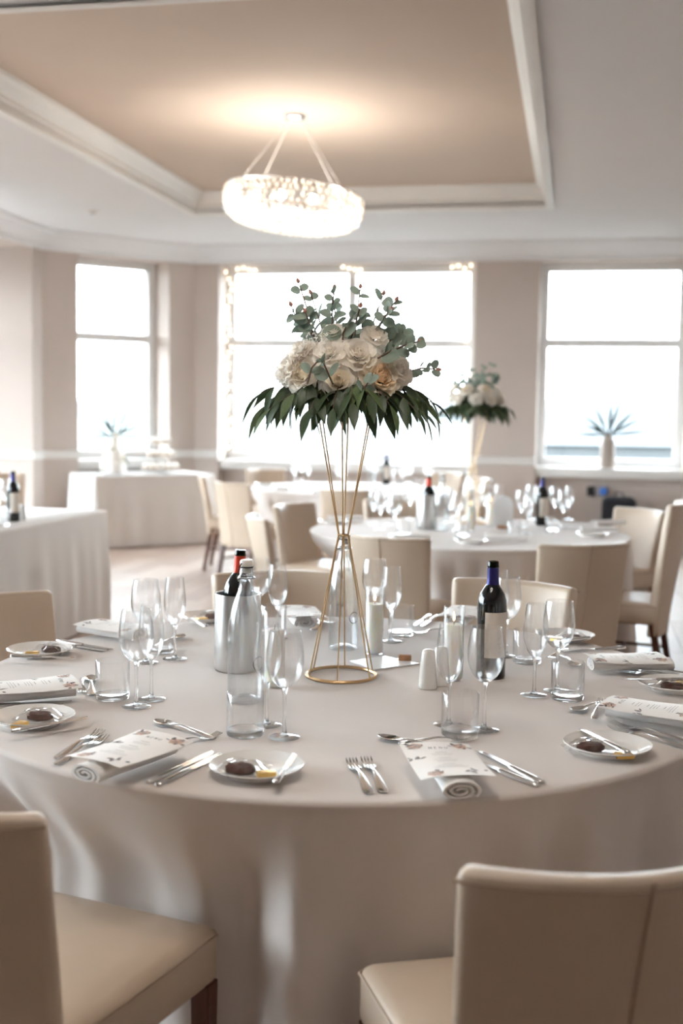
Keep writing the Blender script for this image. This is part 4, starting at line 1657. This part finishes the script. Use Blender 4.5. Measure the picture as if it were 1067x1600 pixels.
# gold hourglass wire stand
def stand_data():
    L = []
    RB, RWs, RT, ZW, ZTop = .0885, .0135, .078, .362, .690
    n = 40
    q = MB(); q.tube([(RB * math.cos(2 * math.pi * i / n), RB * math.sin(2 * math.pi * i / n), .0045) for i in range(n)], .0045, 8, closed=True)
    L.append(('base_ring', q.data('base_ring', 'gold')))
    q = MB(); q.tube([(RWs * math.cos(2 * math.pi * i / 20), RWs * math.sin(2 * math.pi * i / 20), ZW) for i in range(20)], .0025, 6, closed=True)
    L.append(('waist_ring', q.data('waist_ring', 'gold')))
    q = MB(); q.tube([(RT * math.cos(2 * math.pi * i / n), RT * math.sin(2 * math.pi * i / n), ZTop) for i in range(n)], .003, 6, closed=True)
    L.append(('top_ring', q.data('top_ring', 'gold')))
    for k in range(6):
        a = 2 * math.pi * k / 6 + 0.42
        q = MB()
        q.tube([(RB * math.cos(a), RB * math.sin(a), .006), (RWs * math.cos(a), RWs * math.sin(a), ZW), (RT * math.cos(a), RT * math.sin(a), ZTop)], .0019, 6)
        L.append(('wire_rod', q.data('wire_rod', 'gold')))
    return L


SP = at(533, 1057, TZ)


def wire_stand(p_, label, rz=0.0):
    t = thing('flower_stand', label, 'stand', (p_.x, p_.y, TZ + .0008), rz, 'gold wire flower stands')
    for n_, d_ in cached('stand', stand_data):
        ob(n_, d_, t)


wire_stand(SP, 'gold hourglass wire stand carrying the large bouquet')


# ================================================================== FLOWERS
def petal_mesh(mname, seed, W_=1.0, L=1.0, ruffle=0.0, cup=0.35, curl=0.3):
    r_ = random.Random(seed)
    o1 = r_.random() * 50
    nu, nv = 6, 6
    vs, fs = [], []
    for j in range(nv + 1):
        v = j / nv
        w = (0.22 + 0.78 * math.sin(min(1.0, v * 1.12) * math.pi * 0.58) ** 0.9) * (1 - 0.55 * max(0, v - 0.75) ** 1.3 * 2.2)
        for i in range(nu + 1):
            s = -1 + 2 * i / nu
            x = 0.5 * W_ * w * s
            z = L * v * (1 - 0.16 * s * s * v)
            y = -cup * (s * s) * 0.5 * W_ * (0.4 + 0.6 * v) + curl * L * max(0, v - 0.35) ** 2 * (1 + 0.5 * s * s) + 0.28 * L * math.sin(v * math.pi * .8) * 0.55
            y += (0.05 + ruffle) * L * v * mnoise.noise(Vector((s * 2.2 + o1, v * 2.0, o1)))
            z += (0.03 + ruffle) * L * v * mnoise.noise(Vector((s * 3.2 + o1, 4, o1)))
            vs.append((x, y, z))
    for j in range(nv):
        for i in range(nu):
            a = j * (nu + 1) + i
            fs.append((a, a + 1, a + nu + 2, a + nu + 1))
    return MB().add(vs, fs).data('petal', mname, fix=False, sharp=3)


PET = {}
for kind, ms in (('white', 'petal_white'), ('cream', 'petal_cream'), ('peach', 'petal_peach')):
    PET[kind] = [petal_mesh(ms, 10 + k, 0.95, 0.8, 0.05, 0.45, 0.45) for k in range(3)]
    PET[kind + '_r'] = [petal_mesh(ms, 20 + k, 0.8, 0.8, 0.22, 0.35, 0.3) for k in range(3)]
CORE = {}
for kind, ms in (('white', 'petal_white'), ('cream', 'petal_cream'), ('peach', 'petal_peach')):
    q = MB()
    for k in range(3):                      # a wound bud: nested open cones
        r0 = 0.05 + 0.06 * k
        q.lathe([(0.02, 0.0), (r0 * 1.25, .18), (r0 * 1.35, .38), (r0 * 1.0, .62 - .03 * k)], 12, Matrix.Rotation(k * 1.1, 4, 'Z') @ Matrix.Translation((0.015 * k, 0.01 * k, 0)))
    CORE[kind] = q.data('bud_core', ms, fix=False, sharp=3)

LAYERS = {
    'rose': [(3, .10, -6, .74), (4, .16, 4, .80), (5, .24, 16, .84), (5, .32, 34, .90), (6, .38, 56, .95), (6, .40, 80, .92)],
    'peony': [(5, .12, -4, .66), (6, .2, 6, .72), (7, .28, 14, .80), (7, .34, 26, .86), (8, .38, 42, .92), (8, .40, 64, .95)],
    'ruffled': [(5, .06, 4, .78), (7, .10, 18, .82), (8, .14, 34, .86), (9, .18, 52, .90), (9, .2, 72, .92), (8, .2, 92, .9)],
}


def flower_parts(kind, col, ccol, seed):
    """list of (mesh, matrix) for a flower of unit radius, axis +Z"""
    r_ = random.Random(seed)
    out = []
    ls = LAYERS[kind]
    a0 = r_.random() * 6
    for li, (n, r, tilt, sc) in enumerate(ls):
        c = ccol if li < 3 and kind != 'ruffled' else col
        pool = PET[c + ('_r' if (kind == 'ruffled' or (kind == 'peony' and li < 3)) else '')]
        for k in range(n):
            a = a0 + 2 * math.pi * k / n + r_.uniform(-.15, .15)
            s = sc * r_.uniform(.94, 1.08)
            m = Matrix.Rotation(a, 4, 'Z') @ Matrix.Translation((0, r * 0.75, 0.02 - 0.02 * li)) @ Matrix.Rotation(-math.radians(tilt + r_.uniform(-5, 5)), 4, 'X') @ Matrix.Rotation(r_.uniform(-.25, .25), 4, 'Z') @ Matrix.Diagonal((s * (0.75 + .08 * li), s, s, 1))
            out.append((pool[r_.randrange(3)], m))
        a0 += math.pi / n + .2
    return out


def axis_mtx(loc, ax, scale, spin=0.0):
    ax = ax.normalized()
    q_ = Vector((0, 0, 1)).rotation_difference(ax)
    return Matrix.Translation(loc) @ q_.to_matrix().to_4x4() @ Matrix.Rotation(spin, 4, 'Z') @ Matrix.Scale(scale, 4)


BZ = 1.448                       # height of the bouquet's base
FLOW = [  # px, py, radius m, kind, petal colour, centre colour
    (449, 574, .050, 'ruffled', 'white', 'white'), (471, 583, .046, 'peony', 'white', 'cream'), (513, 549, .042, 'rose', 'white', 'white'), (560, 550, .047, 'rose', 'white', 'white'),
    (588, 521, .036, 'rose', 'white', 'white'), (529, 595, .050, 'rose', 'white', 'cream'), (597, 588, .053, 'peony', 'cream', 'peach'), (627, 576, .042, 'rose', 'white', 'white'), (520, 517, .034, 'rose', 'white', 'white'),
    (468, 545, .040, 'ruffled', 'white', 'white')]
BC = Vector((SP.x, SP.y, BZ + 0.06))


def flower_spots():
    out = []
    for px, py, r, k, c, cc in FLOW:
        p0 = at_y(px, py, SP.y - 0.10)
        X, Z = p0.x - BC.x, p0.z - BC.z
        e = 1 - (X / .19) ** 2 - (max(Z, 0) / .14) ** 2
        y = -math.sqrt(max(0.03, e)) * .125
        p0 = at_y(px, py, SP.y + y)
        P = Vector((p0.x - SP.x, y, p0.z - TZ))
        ax = Vector((P.x * .9, y * 1.25 - .02, (P.z - (BZ - TZ)) * 0.75 + .01))
        out.append((P - ax.normalized() * r * .35, ax, r, k, c, cc))
    for i in range(7):                                   # flowers on the far side
        a = math.pi * (0.06 + 0.88 * i / 6)
        P = Vector((.13 * math.cos(a), .035 + .085 * math.sin(a), BZ - TZ + .07 + .05 * (i % 2)))
        out.append((P, Vector((P.x, P.y, .06 + .05 * (i % 2))), .045, ('rose', 'peony')[i % 2], 'white', ('white', 'cream')[i % 2]))
    return out


def lance_mesh(mname, seed):
    r_ = random.Random(seed)
    n = 7
    vs, fs = [], []
    bend = r_.uniform(.10, .28)
    for i in range(n + 1):
        t = i / n
        w = 0.165 * math.sin(math.pi * min(1, t * .93 + .05)) ** 1.15 * (1.12 - .45 * t)
        if i == n:
            w = 0.004
        z = -bend * t * t + .02 * math.sin(t * 5)
        for s in (-1, 0, 1):
            vs.append((t, s * w, z + (0.035 * abs(s) * math.sin(math.pi * t))))
    for i in range(n):
        for k in range(2):
            a = 3 * i + k
            fs.append((a, a + 3, a + 4, a + 1))
    return MB().add(vs, fs).data('leaf', mname, fix=False, sharp=0.5)


def round_leaf_mesh(mname, seed):
    r_ = random.Random(seed)
    n = 12
    vs, fs = [(0.5, 0, -.05)], []
    for ring in (0.5, 1.0):
        for k in range(n):
            a = 2 * math.pi * k / n
            rr = ring * .5 * (1 - .10 * math.cos(a)) * (1 + .03 * r_.uniform(-1, 1))
            x = .5 - rr * math.cos(a)
            y = rr * math.sin(a) * .86
            z = -.05 + .10 * ring ** 2 * abs(math.sin(a)) - .05 * (x - .5) ** 2 * 4 * .5
            vs.append((x, y, z))
    for k in range(n):
        k2 = (k + 1) % n
        fs.append((0, 1 + k, 1 + k2))
        fs.append((1 + k, 1 + n + k, 1 + n + k2, 1 + k2))
    return MB().add(vs, fs).data('leaf', mname, fix=False, sharp=3)


LANCE = [lance_mesh('leaf_dark', 1), lance_mesh('leaf_dark', 2), lance_mesh('leaf_mid', 3), lance_mesh('leaf_dark', 4)]
EUC = [round_leaf_mesh('leaf_grey', 1), round_leaf_mesh('leaf_grey', 2)]


def leaf_mtx(p_, d, L, roll):
    d = d.normalized()
    up = Vector((0, 0, 1))
    s = up.cross(d)
    if s.length < 1e-3:
        s = Vector((0, 1, 0))
    s.normalize()
    n_ = d.cross(s)
    m = Matrix((d, s, n_)).transposed().to_4x4()
    return Matrix.Translation(p_) @ m @ Matrix.Rotation(roll, 4, 'X') @ Matrix.Scale(L, 4)


def bouquet_layout():
    """everything relative to the stand's foot on the table top"""
    r_ = random.Random(31)
    H0 = BZ - TZ
    leaves, stems, eucs, twigs, buds = [], [], [], [], []
    # drooping skirt of lance leaves
    for i in range(25):
        a = 2 * math.pi * i / 25 + r_.uniform(-.1, .1)
        Lr = r_.uniform(.145, .175) * (1.08 - .16 * abs(math.sin(a)))
        pts = []
        dr = r_.uniform(.03, .075)
        for k in range(6):
            t = k / 5
            pts.append(Vector((math.cos(a) * (.045 + Lr * t), math.sin(a) * (.045 + Lr * t), H0 + .035 + .022 * math.sin(t * 2.2) - dr * t ** 1.8)))
        stems.append(pts)
        for k in range(1, 6):
            for s in (-1, 1) if k < 5 else (0,):
                t = k / 5
                p_ = pts[k]
                d = Vector((math.cos(a + s * r_.uniform(.55, .95)), math.sin(a + s * r_.uniform(.55, .95)), r_.uniform(-1.35, -.25) - .25 * t))
                leaves.append((p_, d, r_.uniform(.068, .096), r_.uniform(-.5, .5), r_.randrange(4)))
    for i in range(14):                       # short leaves hanging below the middle
        a = r_.uniform(0, 6.28)
        rr = r_.uniform(.05, .13)
        leaves.append((Vector((math.cos(a) * rr, math.sin(a) * rr, H0 + .01)), Vector((math.cos(a) * .4, math.sin(a) * .4, -1)), r_.uniform(.075, .105), r_.uniform(-1, 1), r_.randrange(4)))

    def P(px, py, dy):
        q_ = at_y(px, py, SP.y + dy)
        return Vector((q_.x - SP.x, dy, q_.z - TZ))

    # upright eucalyptus sprigs: (points), leaf sizes from base to tip
    SPR = [([(521, 540, -.03), (519, 505, -.03), (519, 480, -.03), (522, 454, -.03)], (.040, .020), 4, 1),
           ([(500, 540, -.04), (480, 512, -.05), (464, 500, -.05), (456, 480, -.05)], (.036, .028), 4, 1),
           ([(492, 530, -.07), (484, 505, -.08), (478, 490, -.07)], (.040, .03), 3, 1),
           ([(545, 540, -.05), (554, 512, -.06), (562, 482, -.06)], (.046, .03), 3, 1),
           ([(575, 530, -.05), (590, 512, -.05), (600, 496, -.05), (608, 487, -.05)], (.036, .030), 3, 1),
           ([(590, 560, -.10), (612, 547, -.11), (632, 540, -.11), (652, 534, -.11)], (.036, .026), 4, 1),
           ([(618, 590, -.05), (640, 580, -.05), (660, 575, -.05), (680, 577, -.05)], (.026, .024), 3, 1),
           ([(600, 535, -.02), (618, 528, 0), (630, 520, .0)], (.036, .03), 3, 0),
           ([(480, 600, -.15), (487, 575, -.16), (500, 560, -.165)], (.030, .028), 2, 0),
           ([(520, 600, -.15), (512, 582, -.17), (505, 566, -.17)], (.032, .030), 2, 0),
           ([(535, 540, -.08), (536, 520, -.09), (545, 505, -.09)], (.050, .045), 2, 0),
           ([(560, 625, -.15), (570, 605, -.165), (575, 598, -.165)], (.034, .03), 2, 0)]
    for i in range(6):
        a = math.pi * (0.05 + .9 * i / 5)
        bx, by = .09 * math.cos(a), .09 * math.sin(a)
        SPR.append(([Vector((bx * .6, by * .6, H0 + .12)), Vector((bx, by, H0 + .2)), Vector((bx * 1.35, by * 1.35, H0 + .25 + .02 * (i % 3)))], (.038, .026), 3, 1))
    for si, (pts, (s0, s1), n, tip) in enumerate(SPR):
        n = n + 2 if si < 8 else n
        s0, s1 = s0 * 1.05, s1 * 1.1
        pts = [p_ if isinstance(p_, Vector) else P(*p_) for p_ in pts]
        twigs.append(pts)
        tot = len(pts) - 1
        for k in range(n):
            t = (k + .8) / n * tot * .97
            i0 = min(int(t), tot - 1)
            p_ = pts[i0].lerp(pts[i0 + 1], t - i0)
            d0 = (pts[i0 + 1] - pts[i0]).normalized()
            side = d0.cross(Vector((0, -1, 0.2))).normalized()
            ang = (k % 2) * 1.1 + r_.uniform(-.6, .6)
            nrm = Vector((0, -1, .25))
            side = (side * math.cos(ang) + nrm.normalized() * math.sin(ang))
            sz = (s0 + (s1 - s0) * k / max(1, n - 1)) * r_.uniform(.9, 1.1)
            for s in (-1, 1):
                eucs.append((p_ + d0 * r_.uniform(-.006, .006), side * s + d0 * r_.uniform(.2, 1.0) + Vector((0, r_.uniform(-.4, .4), r_.uniform(-.3, .3))), sz * r_.uniform(.8, 1.1), r_.uniform(.5, 1.3) * (1 if s > 0 else -1), r_.randrange(2)))
        if tip:
            buds.append((pts[-1], (pts[-1] - pts[-2]).normalized()))
    return leaves, stems, eucs, twigs, buds


def bud_mesh():
    q = MB()
    q.lathe([(0, 0), (.28, .25), (.34, .5), (.2, .85), (0, 1.05)], 8)
    for k in range(3):
        a = k * 2.1
        q.add([(0, 0, .3), (.35 * math.cos(a), .35 * math.sin(a), .5), (.7 * math.cos(a + .15), .7 * math.sin(a + .15), 1.2), (.28 * math.cos(a + .6), .28 * math.sin(a + .6), .5)], [(0, 1, 2, 3)])
    return q.data('bud', 'bud', fix=False)


LAY = bouquet_layout()
SPOTS = flower_spots()


def foam_mesh():
    q = MB()
    H0 = BZ - TZ
    q.lathe([(0, H0 - .012), (.06, H0 - .008), (.105, H0 + .015), (.115, H0 + .05), (.09, H0 + .095), (.04, H0 + .12), (0, H0 + .125)], 24, sx=1.15, sy=.95)
    return q.data('foam_core', 'foam')


def sprays(rt, r_):
    q = MB()
    for i in range(90):
        p0 = at_y(478 + r_.random() * 34, 520 + r_.random() * 16, SP.y - .12)
        c = Vector((p0.x - SP.x, -.12 + r_.uniform(-.02, .02), p0.z - TZ))
        q.lathe([(0, -.0017), (.0017, 0), (0, .0017)], 4, Matrix.Translation(c))
    o_ = ob('baby_breath', q.data('baby_breath', 'icing', smooth=False), rt)
    o_['kind'] = 'stuff'


def bouquet_near():
    rt = thing('flower_bouquet', 'white rose and peony bouquet with eucalyptus on the tall stand in front', 'bouquet', (SP.x, SP.y, TZ), 0, 'rose bouquets')
    ob('foam_core', foam_mesh(), rt)
    for i, (P, ax, r, k, c, cc) in enumerate(SPOTS):
        M = axis_mtx(P, ax, r, i * 1.3)
        f = ob('rose' if k == 'rose' else 'peony', CORE[cc], rt, mtx=M)
        for me, m in flower_parts(k, c, cc, 100 + i):
            ob('petal', me, f, mtx=m)
    leaves, stems, eucs, twigs, buds = LAY
    for p_, d, L, roll, v in leaves:
        ob('leaf', LANCE[v], rt, mtx=leaf_mtx(p_, d, L, roll))
    for p_, d, L, roll, v in eucs:
        ob('eucalyptus_leaf', EUC[v], rt, mtx=leaf_mtx(p_, d, L, roll))
    for pts in stems:
        q = MB(); q.tube(pts, [.0016, .0014, .0013, .0011, .001, .0008], 5); ob('leaf_stem', q.data('leaf_stem', 'twig'), rt)
    for pts in twigs:
        q = MB(); q.tube(pts, [.0023] * (len(pts) - 1) + [.0017], 5); ob('twig', q.data('twig', 'twig'), rt)
    bm_ = bud_mesh()
    for p_, d in buds:
        ob('bud', bm_, rt, mtx=axis_mtx(p_, d, .016))
    sprays(rt, random.Random(2))


def joined(name, items, mname):
    """one mesh out of many (mesh, matrix)"""
    q = MB()
    for me, m in items:
        q.add([m @ v.co for v in me.vertices], [tuple(p_.vertices) for p_ in me.polygons])
    return q.data(name, mname, fix=False, sharp=3)


def bouquet_far(p_, label, rz):
    rt = thing('flower_bouquet', label, 'bouquet', (p_.x, p_.y, TZ), rz, 'rose bouquets')
    ob('foam_core', foam_mesh(), rt)
    for i, (P, ax, r, k, c, cc) in enumerate(SPOTS):
        M = axis_mtx(P, ax, r, i * 1.3)
        fp = flower_parts(k, c, cc, 100 + i)
        n = sum(l[0] for l in LAYERS[k][:3])
        f = ob('rose' if k == 'rose' else 'peony', joined('petals', fp[n:], 'petal_' + c), rt, mtx=M)
        ob('flower_centre', joined('flower_centre', fp[:n] + [(CORE[cc], Matrix.Identity(4))], 'petal_' + (cc if cc != 'white' else c)), f)
    leaves, stems, eucs, twigs, buds = LAY
    o_ = ob('foliage', joined('foliage', [(LANCE[v], leaf_mtx(q_, d, L, roll)) for q_, d, L, roll, v in leaves], 'leaf_dark'), rt); o_['kind'] = 'stuff'
    o_ = ob('eucalyptus_foliage', joined('euc', [(EUC[v], leaf_mtx(q_, d, L, roll)) for q_, d, L, roll, v in eucs], 'leaf_grey'), rt); o_['kind'] = 'stuff'


bouquet_near()
p2 = at(737, 818, TZ)
wire_stand(p2, 'gold wire stand on the second table, out of focus', 0.5)
bouquet_far(p2, 'smaller-looking white bouquet on the second table against the wall', 2.6)

# ================================================================== SECOND AND FAR TABLE TOPS
G2 = 'glasses on the second table'
g2s = [('wine', 594, 828, 'nearest the tan chair top, left end'), ('flute', 606, 820, 'second from the left end'), ('wine', 616, 836, 'in front of the left cluster'), ('tumbler', 630, 838, 'left of the steel cooler'),
       ('wine', 640, 812, 'just left of the steel cooler'), ('flute', 583, 819, 'farthest left'), ('wine', 714, 829, 'right of the clear water bottle'), ('flute', 703, 816, 'behind the clear water bottle'),
       ('tumbler', 722, 839, 'in front of the candles'), ('wine', 757, 811, 'behind the right candle'), ('flute', 778, 811, 'behind the white arch'), ('wine', 814, 824, 'right of the white arch'), ('flute', 824, 834, 'front right of the white arch'),
       ('tumbler', 802, 840, 'in front of the white arch'), ('wine', 829, 811, 'left of the blue-topped bottle'), ('flute', 839, 814, 'directly behind the blue-topped bottle'), ('wine', 866, 815, 'right of the blue-topped bottle'),
       ('flute', 888, 812, 'farthest right'), ('tumbler', 862, 830, 'in front of the blue-topped bottle'), ('wine', 879, 824, 'right end, in front of its flute')]
for k_, x_, y_, w_ in g2s:
    glass_thing(k_, x_, y_, {'wine': 'blurred wine glass', 'flute': 'blurred champagne flute', 'tumbler': 'blurred tumbler'}[k_] + ' on the second table, ' + w_, G2)
cooler(666, 826, 'steel wine cooler on the second table')
cp2 = at(666, 826, TZ)
wine_bottle(0, 0, 'red-topped wine bottle in the cooler on the second table', 'wine bottles on the tables', foil='red_foil', label_on=False, pos=Vector((cp2.x + .01, cp2.y, TZ + .013)))
swing_bottle(689, 829, 'clear water bottle beside the second table cooler', 'water bottles on the tables', rz=1.0)
swing_bottle(731, 812, 'clear water bottle behind the candles on the second table', 'water bottles on the tables', rz=0.4)
wine_bottle(846, 821, 'dark wine bottle with blue foil on the second table', 'wine bottles on the tables')
candle(735, 829, 'lit candle left of the white arch on the second table', 'pillar candles')
candle(766, 822, 'lit candle beside the white arch on the second table', 'pillar candles')


def arch(px, py, label):
    p_ = at(px, py, TZ)
    t = thing('table_sign', label, 'sign', (p_.x, p_.y, TZ + .001), -0.15)
    q = MB()
    n = 14
    out = [(-.058, 0), (.058, 0)] + [(.058 * math.cos(math.pi * i / n), .125 + .058 * math.sin(math.pi * i / n)) for i in range(n + 1)]
    m = len(out)
    vs = [(x, y, z + .012) for y in (-.002, .002) for x, z in out]
    fs = [tuple(range(m)), tuple(range(m, 2 * m))[::-1]] + [(i, m + i, m + (i + 1) % m, (i + 1) % m) for i in range(m)]
    q.add(vs, fs)
    ob('arch_plate', q.data('arch_plate', 'sign_white', smooth=False), t)
    q = MB(); q.box((0, 0, .009), (.07, .035, .018)); ob('wooden_foot', q.data('wooden_foot', 'wood_block', bevel=.001), t)


arch(786, 826, 'white arched table sign on the second table')
for px, py, a in ((540, 815, .2), (905, 826, -.1), (935, 832, .1), (950, 822, .3), (790, 846, .0), (640, 846, .4)):
    p_ = at(px, py, TZ)
    tag(ob('napkin', cached('napkin', napkin_data), None, (p_.x, p_.y, TZ + .0015), a), {540: 'white napkin at the left end of the second table', 905: 'white napkin right of the blue-topped bottle, second table', 935: 'white napkin at the right rim of the second table', 950: 'white napkin farthest right on the second table', 790: 'white napkin at the front rim of the second table', 640: 'white napkin behind the chair top, second table'}[px], 'napkin', 'napkins on the second table')
for px, py, w_ in ((520, 818, 'left rim of the second table'), (735, 849, 'front rim of the second table'), (925, 838, 'right front of the second table')):
    p_ = at(px, py, TZ)
    tag(ob('side_plate', cached('plate', plate_data), None, (p_.x, p_.y, TZ + .0008)), 'white side plate at the ' + w_, 'plate', 'plates on the second table')
G3 = 'glasses on the far table'
for k_, x_, y_ in [('wine', 460, 758), ('wine', 472, 752), ('flute', 482, 756), ('tumbler', 466, 762), ('wine', 586, 756), ('flute', 614, 758), ('wine', 628, 760), ('wine', 640, 756), ('flute', 634, 755), ('tumbler', 620, 764), ('wine', 665, 754), ('flute', 672, 758), ('wine', 536, 764), ('flute', 528, 756), ('tumbler', 650, 763)]:
    glass_thing(k_, x_, y_, {'wine': 'blurred wine glass on the far table', 'flute': 'blurred champagne flute on the far table', 'tumbler': 'blurred tumbler on the far table'}[k_], G3)
wine_bottle(603, 757, 'dark wine bottle on the far table below the middle window', 'wine bottles on the tables')
swing_bottle(580, 762, 'clear water bottle beside the dark bottle on the far table', 'water bottles on the tables')
for px, py, w_ in ((412, 759, 'left end of the far table'), (440, 766, 'left front of the far table'), (500, 770, 'front of the far table')):
    p_ = at(px, py, TZ)
    tag(ob('side_plate', cached('plate', plate_data), None, (p_.x, p_.y, TZ + .0008)), 'white side plate at the ' + w_, 'plate', 'plates on the far table')

# long table at the left
wine_bottle(21, 815, 'dark wine bottle on the long table at the left edge', 'wine bottles on the tables', rz=0.4)
shaker(35, 813, 'white ceramic shaker beside the bottle on the long table', 3)
for k_, x_, y_ in (('wine', 8, 803), ('flute', -1, 808), ('tumbler', 4, 822)):
    glass_thing(k_, x_, y_, {'wine': 'wine glass', 'flute': 'champagne flute', 'tumbler': 'tumbler'}[k_] + ' left of the bottle on the long table', 'glasses on the long table')

# ------------------------------------------------------------------ cake, cupcakes, vases
ck = cfl + ex * 0.42 + ey * 0.36
ck = at_y(177, 729, 12.1); ck.z = TZ
t = thing('wedding_cake', 'white tiered wedding cake with flowers on the cake table', 'cake', (ck.x, ck.y, TZ + .001), 0.2)
z0 = 0
for r, h_ in ((.135, .13), (.10, .13), (.07, .11)):
    ob('cake_tier', lathe_data('cake_tier', [(0, z0), (r, z0), (r, z0 + h_ - .008), (r - .008, z0 + h_), (0, z0 + h_)], 'icing', 32), t)
    z0 += h_ + .0005
ob('cake_board', lathe_data('cake_board', [(0, 0), (.17, 0), (.17, .008), (0, .008)], 'chrome', 32), t)
for i, (x, y, z, r) in enumerate(((.11, -.06, .17, .035), (.125, -.03, .13, .03), (-.10, -.09, .05, .03), (.0, -.09, .28, .03), (.03, -.03, .40, .035))):
    M = axis_mtx(Vector((x, y, z)), Vector((x, y, .06)), r, i)
    f = ob('sugar_rose', joined('sugar_rose', flower_parts('rose', 'white', 'cream', 300 + i), 'petal_white'), t, mtx=M)
    for k in range(3):
        ob('leaf', LANCE[k], t, mtx=leaf_mtx(Vector((x, y, z)), Vector((x + math.cos(k * 2.1) * .1, y - .05, math.sin(k * 2.1) * .1)), .07, 0))

cs = at_y(251, 727, 12.55); cs.z = TZ
t = thing('cupcake_stand', 'three-tier cupcake stand on the cake table', 'cake stand', (cs.x, cs.y, TZ + .001))
ob('pole', lathe_data('pole', [(0, 0), (.05, 0), (.05, .006), (.008, .012), (.006, .40), (.014, .41), (0, .43)], 'chrome', 16), t)
cup_b = lathe_data('case', [(0, 0), (.022, 0), (.030, .032), (0, .032)], 'cake_case', 14)
cup_i = lathe_data('icing', [(.031, .030), (.033, .036), (.026, .046), (.028, .05), (.018, .060), (.012, .066), (0, .075)], 'icing', 14)
for ti, (r, z) in enumerate(((.21, .03), (.165, .17), (.125, .31))):
    ob('tier_plate', lathe_data('tier_plate', [(0, z), (r, z), (r, z + .006), (0, z + .006)], 'porcelain', 32), t)
    n = (11, 8, 6)[ti]
    for i in range(n):
        a = 2 * math.pi * i / n
        c = thing('cupcake', ('white iced cupcake on the bottom plate of the tiered stand', 'white iced cupcake on the middle plate of the tiered stand', 'white iced cupcake on the top plate of the tiered stand')[ti], 'cupcake', (cs.x + (r - .04) * math.cos(a), cs.y + (r - .04) * math.sin(a), TZ + z + .0075), 0, 'cupcakes on the stand')
        ob('case', cup_b, c)
        ob('icing', cup_i, c)


def palm_vase(p_, label, seed, s=1.0, prof=None, rz=0.0):
    r_ = random.Random(seed)
    t = thing('vase', label, 'vase', p_, rz)
    prof = prof or [(0, 0), (.072, 0), (.078, .01), (.078, .26), (.072, .30), (.045, .335), (.035, .345), (.035, .36), (.028, .36), (.028, .34), (0, .32)]
    ob('vase_body', lathe_data('vase_body', [(r * s, z * s) for r, z in prof], 'pot_white', 32), t)
    zt = prof[7][1] * s if len(prof) > 7 else .3
    n = 9
    for i in range(n):
        a = -1.45 + 2.9 * i / (n - 1) + r_.uniform(-.1, .1)
        y = r_.uniform(-.3, .3)
        L = r_.uniform(.34, .50) * s
        d = Vector((math.sin(a), y * .4, math.cos(a) * .9 + .12)).normalized()
        b0 = Vector((0, 0, zt - .02))
        pts = [b0 + d * L * k / 5 + Vector((0, 0, -.06 * (k / 5) ** 2 * abs(math.sin(a)))) for k in range(6)]
        q = MB()
        q.tube(pts, [.005, .014, .025, .022, .013, .003], 4)
        q.v = [(x, yy * .35, z) for x, yy, z in q.v]
        ob('frond', q.data('frond', 'dried_leaf'), t)


vp = room(0.37, VA - 0.22, 0.8705)
palm_vase(vp, 'pale bottle vase with dried fronds on the right window sill', 3, rz=-PHI)
cpv = ch(0.92, 0.14)
pv = room(cpv[0], cpv[1], 0.8705)
palm_vase(pv, 'small vase of spiky fronds on the corner window sill behind the cake', 4, 0.95, rz=CKA, prof= [(0, 0), (.05, 0), (.07, .05), (.072, .12), (.055, .19), (.034, .23), (.03, .25), (.036, .27), (.03, .27), (.025, .24), (0, .2)])

# backpack and socket by the wall on the right
bp0 = room(0.50, VF - 0.10)
t = thing('backpack', 'black backpack on the floor below the right window', 'backpack', (bp0.x, bp0.y, 0), -PHI)
q = MB(); q.box((0, 0, .29), (.36, .2, .58)); ob('bag_body', q.data('bag_body', 'black_fabric', bevel=.07, bseg=4), t)
q = MB(); q.box((0, -.13, .2), (.27, .09, .3)); ob('front_pocket', q.data('front_pocket', 'black_fabric', bevel=.03, bseg=3), t)
q = MB(); q.tube([(-.05, .02, .57), (-.04, .02, .62), (.04, .02, .62), (.05, .02, .57)], .009, 6); ob('handle', q.data('handle', 'black_fabric'), t)
for s in (-1, 1):
    q = MB(); q.tube([(s * .09, .09, .55), (s * .11, .135, .4), (s * .12, .115, .15)], .016, 6); ob('strap', q.data('strap', 'black_fabric'), t)
sp_ = at_y(958, 774, room(0, VF + .2).y)
sw = room(0.28, VF + 0.195, 0.60)
t = thing('wall_socket', 'white double wall socket with black and blue plugs below the right window', 'socket', sw, -PHI)
q = MB(); q.box((0, -.005, 0), (.15, .01, .088)); ob('face_plate', q.data('face_plate', 'white_trim', bevel=.003), t)
q = MB(); q.box((-.075, -.035, .01), (.085, .05, .11)); ob('black_plug', q.data('black_plug', 'black_plastic', bevel=.012), t)
q = MB(); q.box((.06, -.03, .015), (.08, .045, .085)); ob('blue_plug', q.data('blue_plug', 'blue_plastic', bevel=.01), t)

sd = at(145, 328, ZC)
t = thing('smoke_detector', 'small round white smoke detector on the ceiling at the left', 'smoke detector', (sd.x, sd.y, ZC))
ob('detector_body', lathe_data('detector_body', [(0, 0), (.055, 0), (.055, -.015), (.045, -.028), (0, -.03)], 'white_trim', 24), t)
ob('detector_grille', lathe_data('detector_grille', [(.02, -.0302), (.03, -.0302), (.03, -.034), (.02, -.034), (.02, -.0302)], 'ink_grey', 20), t)
